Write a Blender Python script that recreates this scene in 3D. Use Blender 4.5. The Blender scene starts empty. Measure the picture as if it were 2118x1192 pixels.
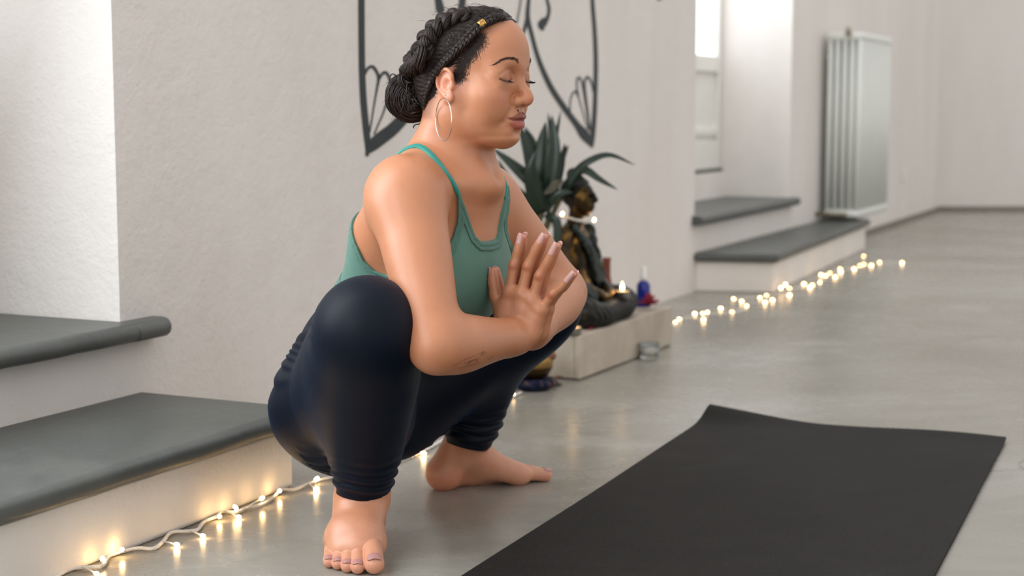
import bpy, bmesh, math, random
import numpy as np
from mathutils import Vector, Matrix
from concurrent.futures import ThreadPoolExecutor

random.seed(7)
R = math.radians
SC = bpy.context.scene
COL = SC.collection

# ---------------------------------------------------------------- camera, world, lights, exposure
CAM_H, TILT, FPX, CX, CY = 0.70, R(6.43), 3250.0, 1059.0, 596.0
cam_data = bpy.data.cameras.new('camera')
cam_data.sensor_width = 36.0
cam_data.lens = FPX / 2118.0 * 36.0
cam_data.clip_start = 0.05
cam_data.dof.use_dof = True
cam_data.dof.focus_distance = 2.42
cam_data.dof.aperture_fstop = 4.0
cam = bpy.data.objects.new('camera', cam_data)
COL.objects.link(cam)
cam.location = (0, 0, CAM_H)
cam.rotation_euler = (math.pi / 2 - TILT, 0, 0)
SC.camera = cam

SC.view_settings.view_transform = 'Standard'
SC.view_settings.look = 'None'
SC.view_settings.gamma = 1.0
SC.view_settings.use_curve_mapping = False
SC.view_settings.exposure = 0.17
SC.cycles.use_denoising = True
SC.cycles.max_bounces = 8
SC.cycles.sample_clamp_indirect = 4.0

world = bpy.data.worlds.new('sky')
SC.world = world
world.use_nodes = True
wn = world.node_tree
bg = wn.nodes['Background']
tc = wn.nodes.new('ShaderNodeTexCoord')
sep = wn.nodes.new('ShaderNodeSeparateXYZ')
wn.links.new(tc.outputs['Generated'], sep.inputs[0])
rp = wn.nodes.new('ShaderNodeValToRGB')                    # pale sky: cool and brighter to the left, warmer to the right
mr = wn.nodes.new('ShaderNodeMapRange')
mr.inputs[1].default_value = -1.0; mr.inputs[2].default_value = 1.0
wn.links.new(sep.outputs[0], mr.inputs[0]); wn.links.new(mr.outputs[0], rp.inputs[0])
rp.color_ramp.elements[0].color = (0.98, 1.03, 1.07, 1); rp.color_ramp.elements[1].color = (0.93, 0.895, 0.86, 1)
wn.links.new(rp.outputs[0], bg.inputs[0])
bg.inputs[1].default_value = 1.0

def area_light(name, loc, target, sx, sy, power, color):
    d = bpy.data.lights.new(name, 'AREA')
    d.shape = 'RECTANGLE'; d.size = sx; d.size_y = sy
    d.energy = power; d.color = color
    o = bpy.data.objects.new(name, d)
    COL.objects.link(o)
    o.location = loc
    o.rotation_euler = (Vector(target) - Vector(loc)).to_track_quat('-Z', 'Y').to_euler()
    return o

area_light('daylight_near_door', (-1.20, 2.01, 1.45), (-0.30, 1.60, 1.12), 0.9, 1.8, 31.0, (0.90, 0.96, 1.0))
area_light('added_side_fill', (-2.40, -0.10, 1.55), (-0.2, 2.0, 0.3), 1.2, 2.0, 84.0, (0.95, 0.985, 1.0))  # added cool fill for the near floor; the wall has no door here
area_light('daylight_far_door', (0.98, 7.0, 1.45), (1.9, 6.9, 0.5), 0.9, 1.2, 6.0, (0.95, 0.98, 1.0))

# ---------------------------------------------------------------- pixel rays (photo frame 2118 x 1192) to points in the room
def ray(px, py):
    x, y = (px - CX) / FPX, (CY - py) / FPX
    c, s = math.cos(TILT), math.sin(TILT)
    return Vector((x, c + y * s, -s + y * c))
CAMP = Vector((0, 0, CAM_H))
def at_y(px, py, y):
    d = ray(px, py); return CAMP + d * (y / d.y)
def at_z(px, py, z=0.0):
    d = ray(px, py); return CAMP + d * ((z - CAM_H) / d.z)
def at_plane(px, py, p, n):
    d = ray(px, py); return CAMP + d * ((Vector(p) - CAMP).dot(n) / d.dot(n))

# ---------------------------------------------------------------- materials
def srgb(r, g, b):
    f = lambda c: (c / 255 / 12.92) if c / 255 <= 0.04045 else ((c / 255 + 0.055) / 1.055) ** 2.4
    return (f(r), f(g), f(b), 1.0)

class NT:
    def __init__(self, name):
        self.m = bpy.data.materials.new(name)
        self.m.use_nodes = True
        self.t = self.m.node_tree
        self.b = self.t.nodes['Principled BSDF']
    def n(self, kind, **kw):
        x = self.t.nodes.new('ShaderNode' + kind)
        for k, v in kw.items():
            if k.startswith('i_'):
                key = k[2:]
                x.inputs[int(key) if key.isdigit() else key.replace('_', ' ')].default_value = v
            else:
                setattr(x, k, v)
        return x
    def l(self, a, b): self.t.links.new(a, b)
    def coord(self, kind='Object', scale=(1, 1, 1), rot=(0, 0, 0)):
        c = self.n('TexCoord'); mp = self.n('Mapping')
        mp.inputs['Scale'].default_value = scale; mp.inputs['Rotation'].default_value = rot
        self.l(c.outputs[kind], mp.inputs[0]); return mp.outputs[0]
    def noise(self, scale, detail=4, rough=0.55, vec=None, dist=0.0):
        x = self.n('TexNoise'); x.inputs['Scale'].default_value = scale
        x.inputs['Detail'].default_value = detail; x.inputs['Roughness'].default_value = rough
        x.inputs['Distortion'].default_value = dist
        if vec is not None: self.l(vec, x.inputs['Vector'])
        return x.outputs['Fac']
    def ramp(self, fac, stops):
        x = self.n('ValToRGB'); e = x.color_ramp.elements
        while len(e) < len(stops): e.new(0.5)
        for el, (p, c) in zip(e, stops): el.position = p; el.color = c
        self.l(fac, x.inputs[0]); return x.outputs[0]
    def mix(self, fac, a, b, mode='MIX'):
        x = self.n('Mix', data_type='RGBA', blend_type=mode)
        for s, v in ((0, fac), (6, a), (7, b)):
            if hasattr(v, 'is_linked') or hasattr(v, 'links'): self.l(v, x.inputs[s])
            else: x.inputs[s].default_value = v
        return x.outputs[2]
    def bump(self, h, strength, dist, normal=None):
        x = self.n('Bump'); x.inputs['Strength'].default_value = strength; x.inputs['Distance'].default_value = dist
        self.l(h, x.inputs['Height'])
        if normal is not None: self.l(normal, x.inputs['Normal'])
        return x.outputs[0]
    def set(self, **kw):
        for k, v in kw.items():
            s = self.b.inputs[{'color': 'Base Color', 'rough': 'Roughness', 'metal': 'Metallic', 'spec': 'Specular IOR Level',
                               'normal': 'Normal', 'emit': 'Emission Color', 'estr': 'Emission Strength', 'trans': 'Transmission Weight',
                               'ior': 'IOR', 'sss': 'Subsurface Weight', 'sssr': 'Subsurface Radius', 'ssss': 'Subsurface Scale',
                               'sheen': 'Sheen Weight', 'sheenr': 'Sheen Roughness', 'sheent': 'Sheen Tint', 'alpha': 'Alpha', 'coat': 'Coat Weight', 'coatr': 'Coat Roughness'}[k]]
            if hasattr(v, 'links'): self.l(v, s)
            else: s.default_value = v
        return self

MATS = {}
def plain(name, color, rough=0.5, metal=0.0, var=0.12, scale=60, bump=0.0, **kw):
    if name in MATS: return MATS[name]
    t = NT(name)
    v = t.coord()
    f = t.noise(scale, 4, 0.6, v)
    dark = tuple(c * (1 - var) for c in color[:3]) + (1,)
    lite = tuple(min(1, c * (1 + var)) for c in color[:3]) + (1,)
    t.set(color=t.ramp(f, [(0.3, dark), (0.7, lite)]), rough=rough, metal=metal, **kw)
    if bump: t.set(normal=t.bump(t.noise(scale * 4, 3, 0.6, v), 0.4, bump))
    MATS[name] = t.m
    return t.m

# ---------------------------------------------------------------- object helpers
def tag(o, label=None, cat=None, group=None, kind=None):
    if label: o['label'] = label
    if cat: o['category'] = cat
    if group: o['group'] = group
    if kind: o['kind'] = kind
    return o
def empty(name, loc, rz=0.0):
    o = bpy.data.objects.new(name, None); o.empty_display_size = 0.05
    COL.objects.link(o); o.location = loc; o.rotation_euler = (0, 0, rz); return o
def link_mesh(name, me, mat, parent=None, smooth=True, keep_world=True):
    o = bpy.data.objects.new(name, me); COL.objects.link(o)
    if mat is not None:
        for m in (mat if isinstance(mat, (list, tuple)) else [mat]): me.materials.append(m)
    if smooth and len(me.polygons): me.polygons.foreach_set('use_smooth', [True] * len(me.polygons))
    if parent is not None:
        o.parent = parent
        if keep_world:
            loc = parent.location.copy(); rz = parent.rotation_euler.z
            o.matrix_parent_inverse = (Matrix.Translation(loc) @ Matrix.Rotation(rz, 4, 'Z')).inverted()
    return o
def obj(name, bm, mat, parent=None, smooth=True, keep_world=True):
    bmesh.ops.recalc_face_normals(bm, faces=bm.faces[:])
    me = bpy.data.meshes.new(name); bm.to_mesh(me); bm.free()
    return link_mesh(name, me, mat, parent, smooth, keep_world)
def flat_angle(o, deg=35):
    me = o.data
    bm = bmesh.new(); bm.from_mesh(me)
    for e in bm.edges:
        if len(e.link_faces) == 2 and e.calc_face_angle(0) > R(deg): e.smooth = False
    bm.to_mesh(me); bm.free(); return o

def add_tube(bm, pts, radii, seg=8, closed=False, caps=True):
    """Tube of rings along pts (parallel transported)."""
    pts = [Vector(p) for p in pts]; n = len(pts)
    if not hasattr(radii, '__len__'): radii = [radii] * n
    rings = []; t_prev = None; u = None
    for i, p in enumerate(pts):
        a = pts[(i - 1) % n] if (closed or i > 0) else p
        b = pts[(i + 1) % n] if (closed or i < n - 1) else p
        t = (b - a)
        t = t.normalized() if t.length > 1e-9 else (t_prev or Vector((0, 0, 1)))
        if u is None:
            u = t.orthogonal().normalized()
        else:
            u = (u - t * u.dot(t))
            u = u.normalized() if u.length > 1e-6 else t.orthogonal().normalized()
        w = t.cross(u)
        rings.append([bm.verts.new(p + (u * math.cos(2 * math.pi * k / seg) + w * math.sin(2 * math.pi * k / seg)) * radii[i]) for k in range(seg)])
        t_prev = t
    for i in range(n if closed else n - 1):
        r0, r1 = rings[i], rings[(i + 1) % n]
        for k in range(seg):
            bm.faces.new((r0[k], r0[(k + 1) % seg], r1[(k + 1) % seg], r1[k]))
    if caps and not closed:
        bm.faces.new(rings[0][::-1]); bm.faces.new(rings[-1])
    return bm
def add_lathe(bm, prof, seg=32, center=(0, 0, 0), closed=False):
    c = Vector(center); rings = []
    for r, z in prof:
        if r < 1e-6: rings.append([bm.verts.new(c + Vector((0, 0, z)))])
        else: rings.append([bm.verts.new(c + Vector((r * math.cos(2 * math.pi * k / seg), r * math.sin(2 * math.pi * k / seg), z))) for k in range(seg)])
    for a, b in zip(rings[:-1], rings[1:]):
        for k in range(seg):
            q = (k + 1) % seg
            if len(a) == 1 and len(b) == 1: continue
            if len(a) == 1: bm.faces.new((a[0], b[q], b[k]))
            elif len(b) == 1: bm.faces.new((a[k], a[q], b[0]))
            else: bm.faces.new((a[k], a[q], b[q], b[k]))
    return bm
def add_poly_prism(bm, base, z0, z1):
    """Vertical prism over a 2-D polygon."""
    lo = [bm.verts.new((p[0], p[1], z0)) for p in base]; hi = [bm.verts.new((p[0], p[1], z1)) for p in base]
    n = len(base)
    bm.faces.new(lo[::-1]); bm.faces.new(hi)
    for k in range(n): bm.faces.new((lo[k], lo[(k + 1) % n], hi[(k + 1) % n], hi[k]))
    return bm
def catmull(pts, n):
    """n samples of a Catmull-Rom curve through pts (any dimension)."""
    P = np.array([list(p) for p in pts], float)
    if len(P) == 2: return [tuple(P[0] + (P[1] - P[0]) * t) for t in np.linspace(0, 1, n)]
    P = np.vstack([2 * P[0] - P[1], P, 2 * P[-1] - P[-2]])
    out = []
    m = len(P) - 3
    for s in np.linspace(0, m, n):
        i = min(int(s), m - 1); t = s - i
        p0, p1, p2, p3 = P[i:i + 4]
        out.append(tuple(0.5 * ((2 * p1) + (-p0 + p2) * t + (2 * p0 - 5 * p1 + 4 * p2 - p3) * t * t + (-p0 + 3 * p1 - 3 * p2 + p3) * t ** 3)))
    return out
def bevel_mod(o, w, seg=3):
    m = o.modifiers.new('bevel', 'BEVEL'); m.width = w; m.segments = seg; m.limit_method = 'ANGLE'; m.angle_limit = R(40); return o
# ---------------------------------------------------------------- the room: plan of the long wall with its two door niches
V2 = lambda x, y: Vector((x, y, 0))
W0 = V2(-0.726, 3.057); WA = V2(0.706, 6.078); WC = V2(2.99, 11.03)
D1 = (WA - W0).normalized(); N1 = Vector((D1.y, -D1.x, 0))
D2 = (WC - WA).normalized(); N2 = Vector((D2.y, -D2.x, 0))
def w1(s, e, z=0.0): p = W0 + D1 * s + N1 * e; return Vector((p.x, p.y, z))
def w2(s, e, z=0.0): p = WA + D2 * s + N2 * e; return Vector((p.x, p.y, z))
L1 = (WA - W0).length; L2 = (WC - WA).length
NICHE_A, NICHE_B = -1.75, -0.066          # near niche along the near wall
FAR_B = 1.41                              # far niche runs from WA to here along the far wall
SILL = 0.297

def plaster(name, c0, c1, c2):
    t = NT(name)
    v = t.coord('Object'); vs = t.coord('Object', (1, 1, 0.25))
    a = t.noise(2.2, 5, 0.6, vs); b = t.noise(14, 5, 0.65, v); c = t.noise(90, 3, 0.6, v)
    base = t.ramp(a, [(0.25, c0), (0.5, c1), (0.75, c2)])
    base = t.mix(t.ramp(b, [(0.55, (0, 0, 0, 1)), (0.9, (0.35, 0.35, 0.35, 1))]), base, c0)
    ad = t.n('Math', operation='ADD'); t.l(a, ad.inputs[0]); 
    mu = t.n('Math', operation='MULTIPLY'); t.l(b, mu.inputs[0]); mu.inputs[1].default_value = 0.5; t.l(mu.outputs[0], ad.inputs[1])
    nrm = t.bump(ad.outputs[0], 0.6, 0.014)
    nrm = t.bump(c, 0.4, 0.003, nrm)
    t.set(color=base, rough=0.75, spec=0.25, normal=nrm)
    return t.m
M_WALL = plaster('plaster_warm_white', srgb(220, 213, 207), srgb(227, 221, 216), srgb(232, 227, 223))
M_RISER = plaster('plaster_limewash', srgb(222, 214, 206), srgb(230, 224, 217), srgb(236, 231, 226))

def floor_mat():
    t = NT('polished_concrete')
    v = t.coord('Object'); vs = t.coord('Object', (1.0, 1.4, 1.0), (0, 0, R(-20)))
    a = t.noise(1.3, 6, 0.62, vs, 0.6); b = t.noise(6.5, 6, 0.65, vs, 0.8); g = t.noise(160, 2, 0.5, v)
    col = t.ramp(a, [(0.3, srgb(128, 123, 112)), (0.5, srgb(148, 144, 135)), (0.72, srgb(170, 168, 162))])
    col = t.mix(t.ramp(b, [(0.35, (0.55, 0.55, 0.55, 1)), (0.6, (0, 0, 0, 1))]), col, srgb(138, 133, 123))
    vo = t.n('TexVoronoi', feature='DISTANCE_TO_EDGE'); vo.inputs['Scale'].default_value = 0.55
    nz = t.n('TexNoise'); nz.inputs['Scale'].default_value = 3.0; nz.inputs['Detail'].default_value = 6
    t.l(v, nz.inputs['Vector'])
    vm = t.n('VectorMath', operation='MULTIPLY_ADD'); t.l(nz.outputs['Color'], vm.inputs[0]); vm.inputs[1].default_value = (0.5, 0.5, 0.5); t.l(v, vm.inputs[2])
    t.l(vm.outputs[0], vo.inputs['Vector'])
    crack = t.ramp(vo.outputs['Distance'], [(0.0, (0.6, 0.6, 0.6, 1)), (0.004, (0, 0, 0, 1))])
    br = t.ramp(a, [(0.48, (0, 0, 0, 1)), (0.6, (1, 1, 1, 1))])
    crack = t.mix(1.0, crack, br, 'MULTIPLY')
    col = t.mix(crack, col, srgb(96, 90, 82))
    col = t.mix(t.ramp(g, [(0.66, (0, 0, 0, 1)), (0.74, (0.25, 0.25, 0.25, 1))]), col, srgb(110, 104, 96))
    rg = t.ramp(b, [(0.3, (0.21, 0.21, 0.21, 1)), (0.7, (0.31, 0.31, 0.31, 1))])
    nrm = t.bump(t.noise(9, 4, 0.55, vs), 0.05, 0.01)
    t.set(color=col, rough=rg, spec=0.55, normal=nrm)
    return t.m
def slate():
    t = NT('grey_slate')
    v = t.coord('Object')
    a = t.noise(3.0, 6, 0.6, v, 0.4); b = t.noise(26, 5, 0.65, v); sp = t.noise(210, 1, 0.4, v)
    col = t.ramp(a, [(0.28, srgb(66, 69, 68)), (0.5, srgb(80, 83, 80)), (0.72, srgb(94, 95, 91))])
    col = t.mix(t.ramp(b, [(0.5, (0, 0, 0, 1)), (0.75, (0.5, 0.5, 0.5, 1))]), col, srgb(74, 72, 66))
    col = t.mix(t.ramp(sp, [(0.80, (0, 0, 0, 1)), (0.82, (1, 1, 1, 1))]), col, srgb(170, 165, 155))
    nrm = t.bump(b, 0.3, 0.004)
    t.set(color=col, rough=t.ramp(a, [(0.3, (0.34,) * 3 + (1,)), (0.7, (0.48,) * 3 + (1,))]), spec=0.5, normal=nrm)
    return t.m
M_FLOOR = floor_mat(); M_SLATE = slate()
M_WHITE = plain('white_paint', srgb(228, 226, 220), 0.42, var=0.02, scale=20)
M_RAD = plain('radiator_enamel', srgb(226, 228, 222), 0.35, var=0.02, scale=10)

bm = bmesh.new()
vs = [bm.verts.new(p) for p in ((-7, -3, 0), (10, -3, 0), (10, 11.03, 0), (-7, 11.03, 0))]
bm.faces.new(vs)
tag(obj('floor', bm, M_FLOOR, smooth=False), kind='structure')

bm = bmesh.new()
TH, H = 0.5, 3.1
def wblock(f, s0, s1, e0, e1, z0, z1):
    add_poly_prism(bm, [f(s0, e0), f(s0, e1), f(s1, e1), f(s1, e0)], z0, z1)
wblock(w1, -5.2, NICHE_A, -TH, 0, 0, H)
wblock(w1, NICHE_B, 0.0, -TH, 0, SILL - 0.037, H)
wblock(w1, 0.0, L1, -TH, 0, 0, H)
wblock(w1, NICHE_A, 0.0, -TH, 0, 0, SILL - 0.037)
wblock(w1, NICHE_A, NICHE_B, -TH, 0, 2.45, H)
wblock(w2, 0, FAR_B, -TH, 0, 0, SILL - 0.037)
wblock(w2, 0, FAR_B, -TH, 0, 2.45, H)
wblock(w2, 0, FAR_B, -TH, -0.31, SILL - 0.037, 0.415)
wblock(w2, FAR_B, L2 + 0.4, -TH, 0, 0, H)
wl = obj('wall_left', bm, M_WALL, smooth=False); tag(wl, kind='structure')

bm = bmesh.new()
add_poly_prism(bm, [(2.6, 11.03), (10, 11.03), (10, 11.3), (2.6, 11.3)], 0, H)
tag(obj('wall_back', bm, M_WALL, smooth=False), kind='structure')
M_BASE = plain('skirting_grey', srgb(128, 120, 110), 0.6)
bm = bmesh.new()
add_poly_prism(bm, [(2.99, 11.015), (10, 11.015), (10, 11.03), (2.99, 11.03)], 0, 0.035)
tag(obj('baseboard_back', bm, M_BASE, smooth=False), kind='structure')
bm = bmesh.new()
add_poly_prism(bm, [w2(2.35, 0), w2(2.35, 0.012), w2(L2 - 0.02, 0.012), w2(L2 - 0.02, 0)], 0, 0.03)
tag(obj('baseboard_left', bm, M_BASE, smooth=False), kind='structure')

# slate slabs: a profile across the slab (e, z) swept along the wall, with a worn round nose
def slab(bm, f, stations, e_back, z0, z1, nose, rnd):
    """stations: list of (s, e_front)."""
    prof = []
    h = z1 - z0; r = min(rnd, h / 2)
    n = 7
    def ring(s, ef, back):
        pts = [(back, z0), (ef - r, z0)]
        for k in range(n + 1):
            a = -math.pi / 2 + math.pi * k / n
            pts.append((ef - r + r * math.cos(a), (z0 + z1) / 2 + (h / 2) * math.sin(a)))
        pts += [(ef - r, z1), (back, z1)]
        return [bm.verts.new(f(s, e, z)) for e, z in pts]
    rings = [ring(s, ef, (e_back(s) if callable(e_back) else e_back)) for s, ef in stations]
    m = len(rings[0])
    for a, b in zip(rings[:-1], rings[1:]):
        for k in range(m): bm.faces.new((a[k], a[(k + 1) % m], b[(k + 1) % m], b[k]))
    bm.faces.new(rings[0][::-1]); bm.faces.new(rings[-1])
rw = random.Random(3)
def wavy(s0, s1, e, n, amp=0.003, end_r=0.0):
    out = []
    for i in range(n + 1):
        s = s0 + (s1 - s0) * i / n
        out.append((s, e + rw.uniform(-amp, amp)))
    return out
steps = empty('stone_steps', w1(-0.9, 0.18)); tag(steps, 'two grey slate steps with limewashed risers at the near doorway, beside the squatting person', 'steps')
bm = bmesh.new()
add_poly_prism(bm, [w1(-2.6, 0), w1(-2.6, 0.359), w1(-0.02, 0.359), w1(-0.02, 0)], 0, 0.112)
o = obj('riser', bm, M_RISER, steps, smooth=False); bevel_mod(o, 0.006, 3)
bm = bmesh.new(); slab(bm, w1, wavy(-2.6, -0.008, 0.386, 40), 0.0, 0.112, 0.150, 0.02, 0.019)
o = flat_angle(obj('tread', bm, M_SLATE, steps), 50)
bm = bmesh.new()
st = wavy(NICHE_A + 0.005, NICHE_B - 0.004, 0.055, 30) + [(NICHE_B - 0.0035, 0.055), (0.0, 0.055), (0.02, 0.054), (0.028, 0.050), (0.033, 0.042)]
slab(bm, w1, st, lambda s: -0.42 if s < NICHE_B - 0.0038 else 0.001, SILL - 0.037, SILL, 0.02, 0.018)
o = flat_angle(obj('tread', bm, M_SLATE, steps), 50)

fsteps = empty('stone_steps', w2(0.8, 0.15)); tag(fsteps, 'two grey slate steps below the glazed door, in front of the radiator', 'steps')
FQ = [V2(1.013, 6.045), V2(1.80, 7.985)]
bm = bmesh.new()
add_poly_prism(bm, [w2(0.02, 0), FQ[0], FQ[1], w2(2.18, 0)], 0, 0.118)
o = obj('riser', bm, M_RISER, fsteps, smooth=False); bevel_mod(o, 0.006, 3)
bm = bmesh.new()
dd = (FQ[1] - FQ[0]).normalized(); nn = Vector((dd.y, -dd.x, 0))
add_poly_prism(bm, [w2(-0.01, 0), FQ[0] + nn * 0.022 - dd * 0.025, FQ[1] + nn * 0.022 + dd * 0.02, w2(2.2, 0)], 0.118, 0.155)
o = obj('tread', bm, M_SLATE, fsteps, smooth=False); bevel_mod(o, 0.014, 4)
bm = bmesh.new()
slab(bm, w2, [(0.004, 0.045), (FAR_B - 0.004, 0.045)], -0.31, SILL - 0.037, SILL, 0.02, 0.018)
slab(bm, w2, [(-0.03, 0.045), (0.004, 0.045)], 0.001, SILL - 0.037, SILL, 0.02, 0.018)
slab(bm, w2, [(FAR_B - 0.004, 0.045), (FAR_B + 0.05, 0.045)], 0.001, SILL - 0.037, SILL, 0.02, 0.018)
o = flat_angle(obj('tread', bm, M_SLATE, fsteps), 50)

# glazed door in the far niche
t = NT('bright_daylight_glass'); t.set(color=(0.9, 0.95, 1, 1), rough=0.1, emit=(0.93, 0.97, 1.0, 1), estr=1.15); M_GLASS = t.m
door = empty('door_1', w2(FAR_B / 2, -0.34, 0.415)); tag(door, 'white half-glazed double door in the far niche above the upper slate step', 'door', kind='structure')
def door_leaf(s0, s1, w2=w2, door=door, z0=0.43, eo=0.0):
    z1, zm = 2.44, z0 + 0.525
    e0, e1 = -0.375 + eo, -0.335 + eo
    sw = 0.045
    bm = bmesh.new()
    def bx(a, b, ea, eb, za, zb): add_poly_prism(bm, [w2(a, ea), w2(a, eb), w2(b, eb), w2(b, ea)], za, zb)
    bx(s0, s0 + sw, e0, e1, z0, z1); bx(s1 - sw, s1, e0, e1, z0, z1)
    bx(s0 + sw, s1 - sw, e0, e1, z0, z0 + 0.13); bx(s0 + sw, s1 - sw, e0, e1, zm - 0.075, zm); bx(s0 + sw, s1 - sw, e0, e1, z1 - 0.08, z1)
    bx(s0 + sw, s1 - sw, e0, e1, z0 + 0.155, z0 + 0.19)
    o = obj('door_leaf', bm, M_WHITE, door, smooth=False); bevel_mod(o, 0.004, 2)
    bm = bmesh.new()
    add_poly_prism(bm, [w2(s0 + sw, e0 + 0.008), w2(s0 + sw, e1 - 0.018), w2(s1 - sw, e1 - 0.018), w2(s1 - sw, e0 + 0.008)], z0 + 0.12, zm - 0.06)
    obj('door_panel', bm, M_WHITE, door, smooth=False)
    bm = bmesh.new()
    add_poly_prism(bm, [w2(s0 + sw, -0.357 + eo), w2(s0 + sw, -0.353 + eo), w2(s1 - sw, -0.353 + eo), w2(s1 - sw, -0.357 + eo)], zm, z1 - 0.08)
    obj('window_pane', bm, M_GLASS, door, smooth=False)
door_leaf(0.01, 0.70); door_leaf(0.705, FAR_B - 0.008)
bm = bmesh.new(); add_poly_prism(bm, [w2(0, -0.38), w2(0, -0.325), w2(FAR_B, -0.325), w2(FAR_B, -0.38)], 0.415, 0.43)
obj('threshold', bm, plain('dark_iron', srgb(70, 66, 60), 0.5), door, smooth=False)

door2 = empty('door_2', w1((NICHE_A + NICHE_B) / 2, -0.44, SILL)); tag(door2, 'white half-glazed double door in the near niche above the slate steps', 'door', kind='structure')
mid = (NICHE_A + NICHE_B) / 2
door_leaf(NICHE_A + 0.006, mid - 0.003, w1, door2, SILL + 0.004, -0.07); door_leaf(mid + 0.003, NICHE_B - 0.006, w1, door2, SILL + 0.004, -0.07)

# column radiator on the far wall
RS = (w2(0, 0) - w2(0, 0)).length
rad_s0 = 1.96
rad = empty('radiator', w2(rad_s0 + 0.38, 0.11, 0.17)); tag(rad, 'tall white column radiator on the wall beyond the far slate steps', 'radiator')
zb, zt = 0.17, 1.085
NSEC, NCOL, PITCH = 15, 5, 0.05
for i in range(NSEC):
    s = rad_s0 + 0.025 + i * PITCH
    bm = bmesh.new()
    es = [0.045 + k * 0.036 for k in range(NCOL)]
    for e in es:
        add_tube(bm, [w2(s, e, zb + 0.03), w2(s, e, zt - 0.03)], 0.0125, 10)
    for zz in (zb + 0.02, zt - 0.02):
        add_tube(bm, [w2(s, es[0] - 0.014, zz), w2(s, es[0] - 0.008, zz), w2(s, es[-1] + 0.008, zz), w2(s, es[-1] + 0.014, zz)], [0.012, 0.021, 0.021, 0.012], 10)
    obj('radiator_section', bm, M_RAD, rad)
bm = bmesh.new(); add_tube(bm, [w2(rad_s0 - 0.03, 0.14, zt - 0.005), w2(rad_s0 + 0.01, 0.14, zt - 0.005)], 0.014, 12)
add_tube(bm, [w2(rad_s0 - 0.02, 0.14, zt - 0.02), w2(rad_s0 - 0.02, 0.14, zt + 0.022)], 0.010, 12)
obj('valve', bm, plain('valve_brass', srgb(150, 140, 120), 0.35, 0.8), rad)
bm = bmesh.new(); add_tube(bm, [w2(rad_s0 + 0.01, 0.14, zb + 0.02), w2(rad_s0 - 0.03, 0.14, zb + 0.02), w2(rad_s0 - 0.03, 0.0, zb + 0.02)], 0.011, 12)
obj('valve', bm, plain('valve_brass', srgb(150, 140, 120), 0.35, 0.8), rad)
for s in (rad_s0 + 0.12, rad_s0 + 0.62):
    bm = bmesh.new(); add_tube(bm, [w2(s, -0.005, zt - 0.12), w2(s, 0.045, zt - 0.12)], 0.01, 8); obj('bracket', bm, M_RAD, rad)

# socket plate
p = at_plane(1868, 362, WA, N2)
bm = bmesh.new()
ss = (p - WA).dot(D2)
add_poly_prism(bm, [w2(ss - .045, 0), w2(ss - .045, .009), w2(ss + .045, .009), w2(ss + .045, 0)], p.z - 0.04, p.z + 0.04)
so = obj('wall_socket', bm, M_WHITE, smooth=False); bevel_mod(so, 0.004, 2); tag(so, 'small white wall socket plate on the far wall past the radiator', 'socket')

# ---------------------------------------------------------------- painted mural on the long wall (flat paint, 1.5 mm)
M_PAINT = plain('black_wall_paint', srgb(38, 46, 50), 0.6, var=0.15, scale=18)
M_PAINTG = plain('thin_grey_paint', srgb(120, 120, 116), 0.65, var=0.1, scale=18)
mural = empty('wall_mural', w1(1.2, 0.0, 0.9)); tag(mural, 'black painted petals and scrolls on the wall behind the squatting person', 'mural')
def stroke(pts, mat, off=0.0015, n=28):
    """pts: (px, py, width px) in the photo, laid on the wall's plane."""
    c = catmull(pts, n); L = []; Rr = []
    for i, (x, y, w) in enumerate(c):
        a = c[max(0, i - 1)]; b = c[min(n - 1, i + 1)]
        dx, dy = b[0] - a[0], b[1] - a[1]; l = math.hypot(dx, dy) or 1
        ox, oy = -dy / l * w / 2, dx / l * w / 2
        L.append((x + ox, y + oy)); Rr.append((x - ox, y - oy))
    bm = bmesh.new(); base = W0 + N1 * off; back = W0 - N1 * 0.003
    q = [[bm.verts.new(at_plane(a[0], a[1], pl, N1)) for a in S] for pl in (base, back) for S in (L, Rr)]
    for i in range(n - 1):
        bm.faces.new((q[0][i], q[0][i + 1], q[1][i + 1], q[1][i]))
        bm.faces.new((q[0][i], q[2][i], q[2][i + 1], q[0][i + 1]))
        bm.faces.new((q[1][i], q[1][i + 1], q[3][i + 1], q[3][i]))
    for i in (0, n - 1): bm.faces.new((q[0][i], q[1][i], q[3][i], q[2][i]))
    obj('painted_stroke', bm, mat, mural, smooth=False)
P = M_PAINT; G = M_PAINTG
stroke([(752, -90, 9), (748, -30, 12), (748, 0, 13), (748.5, 90, 13), (749.5, 150, 13), (752, 205, 13.5), (757, 260, 13.5), (761, 300, 12), (760, 324, 4)], P)
stroke([(757, 321, 3), (770, 303, 22), (786, 288, 27), (812, 268, 26), (836, 243, 24), (870, 205, 20), (905, 140, 16), (940, 70, 13), (956, 10, 14), (958, -60, 12)], P, 0.002, 40)
stroke([(905, -60, 5), (903, -20, 10), (908, 4, 15), (911, 20, 17), (912, 30, 6)], P)
stroke([(1222, -90, 6), (1225.5, 0, 8), (1230, 60, 8.5), (1232.5, 120, 9), (1232, 180, 9), (1230, 235, 9.5), (1226.5, 280, 10), (1226, 305, 3)], P)
stroke([(1099, -70, 6), (1094, 0, 7), (1092, 35, 9), (1100, 70, 8), (1114, 121, 9), (1137, 175, 11), (1162, 215, 12), (1192, 256, 13), (1210, 280, 20), (1226, 305, 4)], P, 0.002, 40)
stroke([(1093, 20, 5), (1088, 50, 7), (1079, 78, 6), (1066, 110, 5)], P, 0.0018)
stroke([(1082, -40, 4), (1077, 5, 4), (1069, 50, 4)], G)
stroke([(1124, -40, 4), (1132, 0, 6), (1136, 18, 7), (1133, 36, 8), (1126, 44, 16), (1121, 52, 17), (1123, 63, 5)], P)
def fan(pts, dark=True):
    stroke(pts, P if dark else G, 0.0012, 40)
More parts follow.
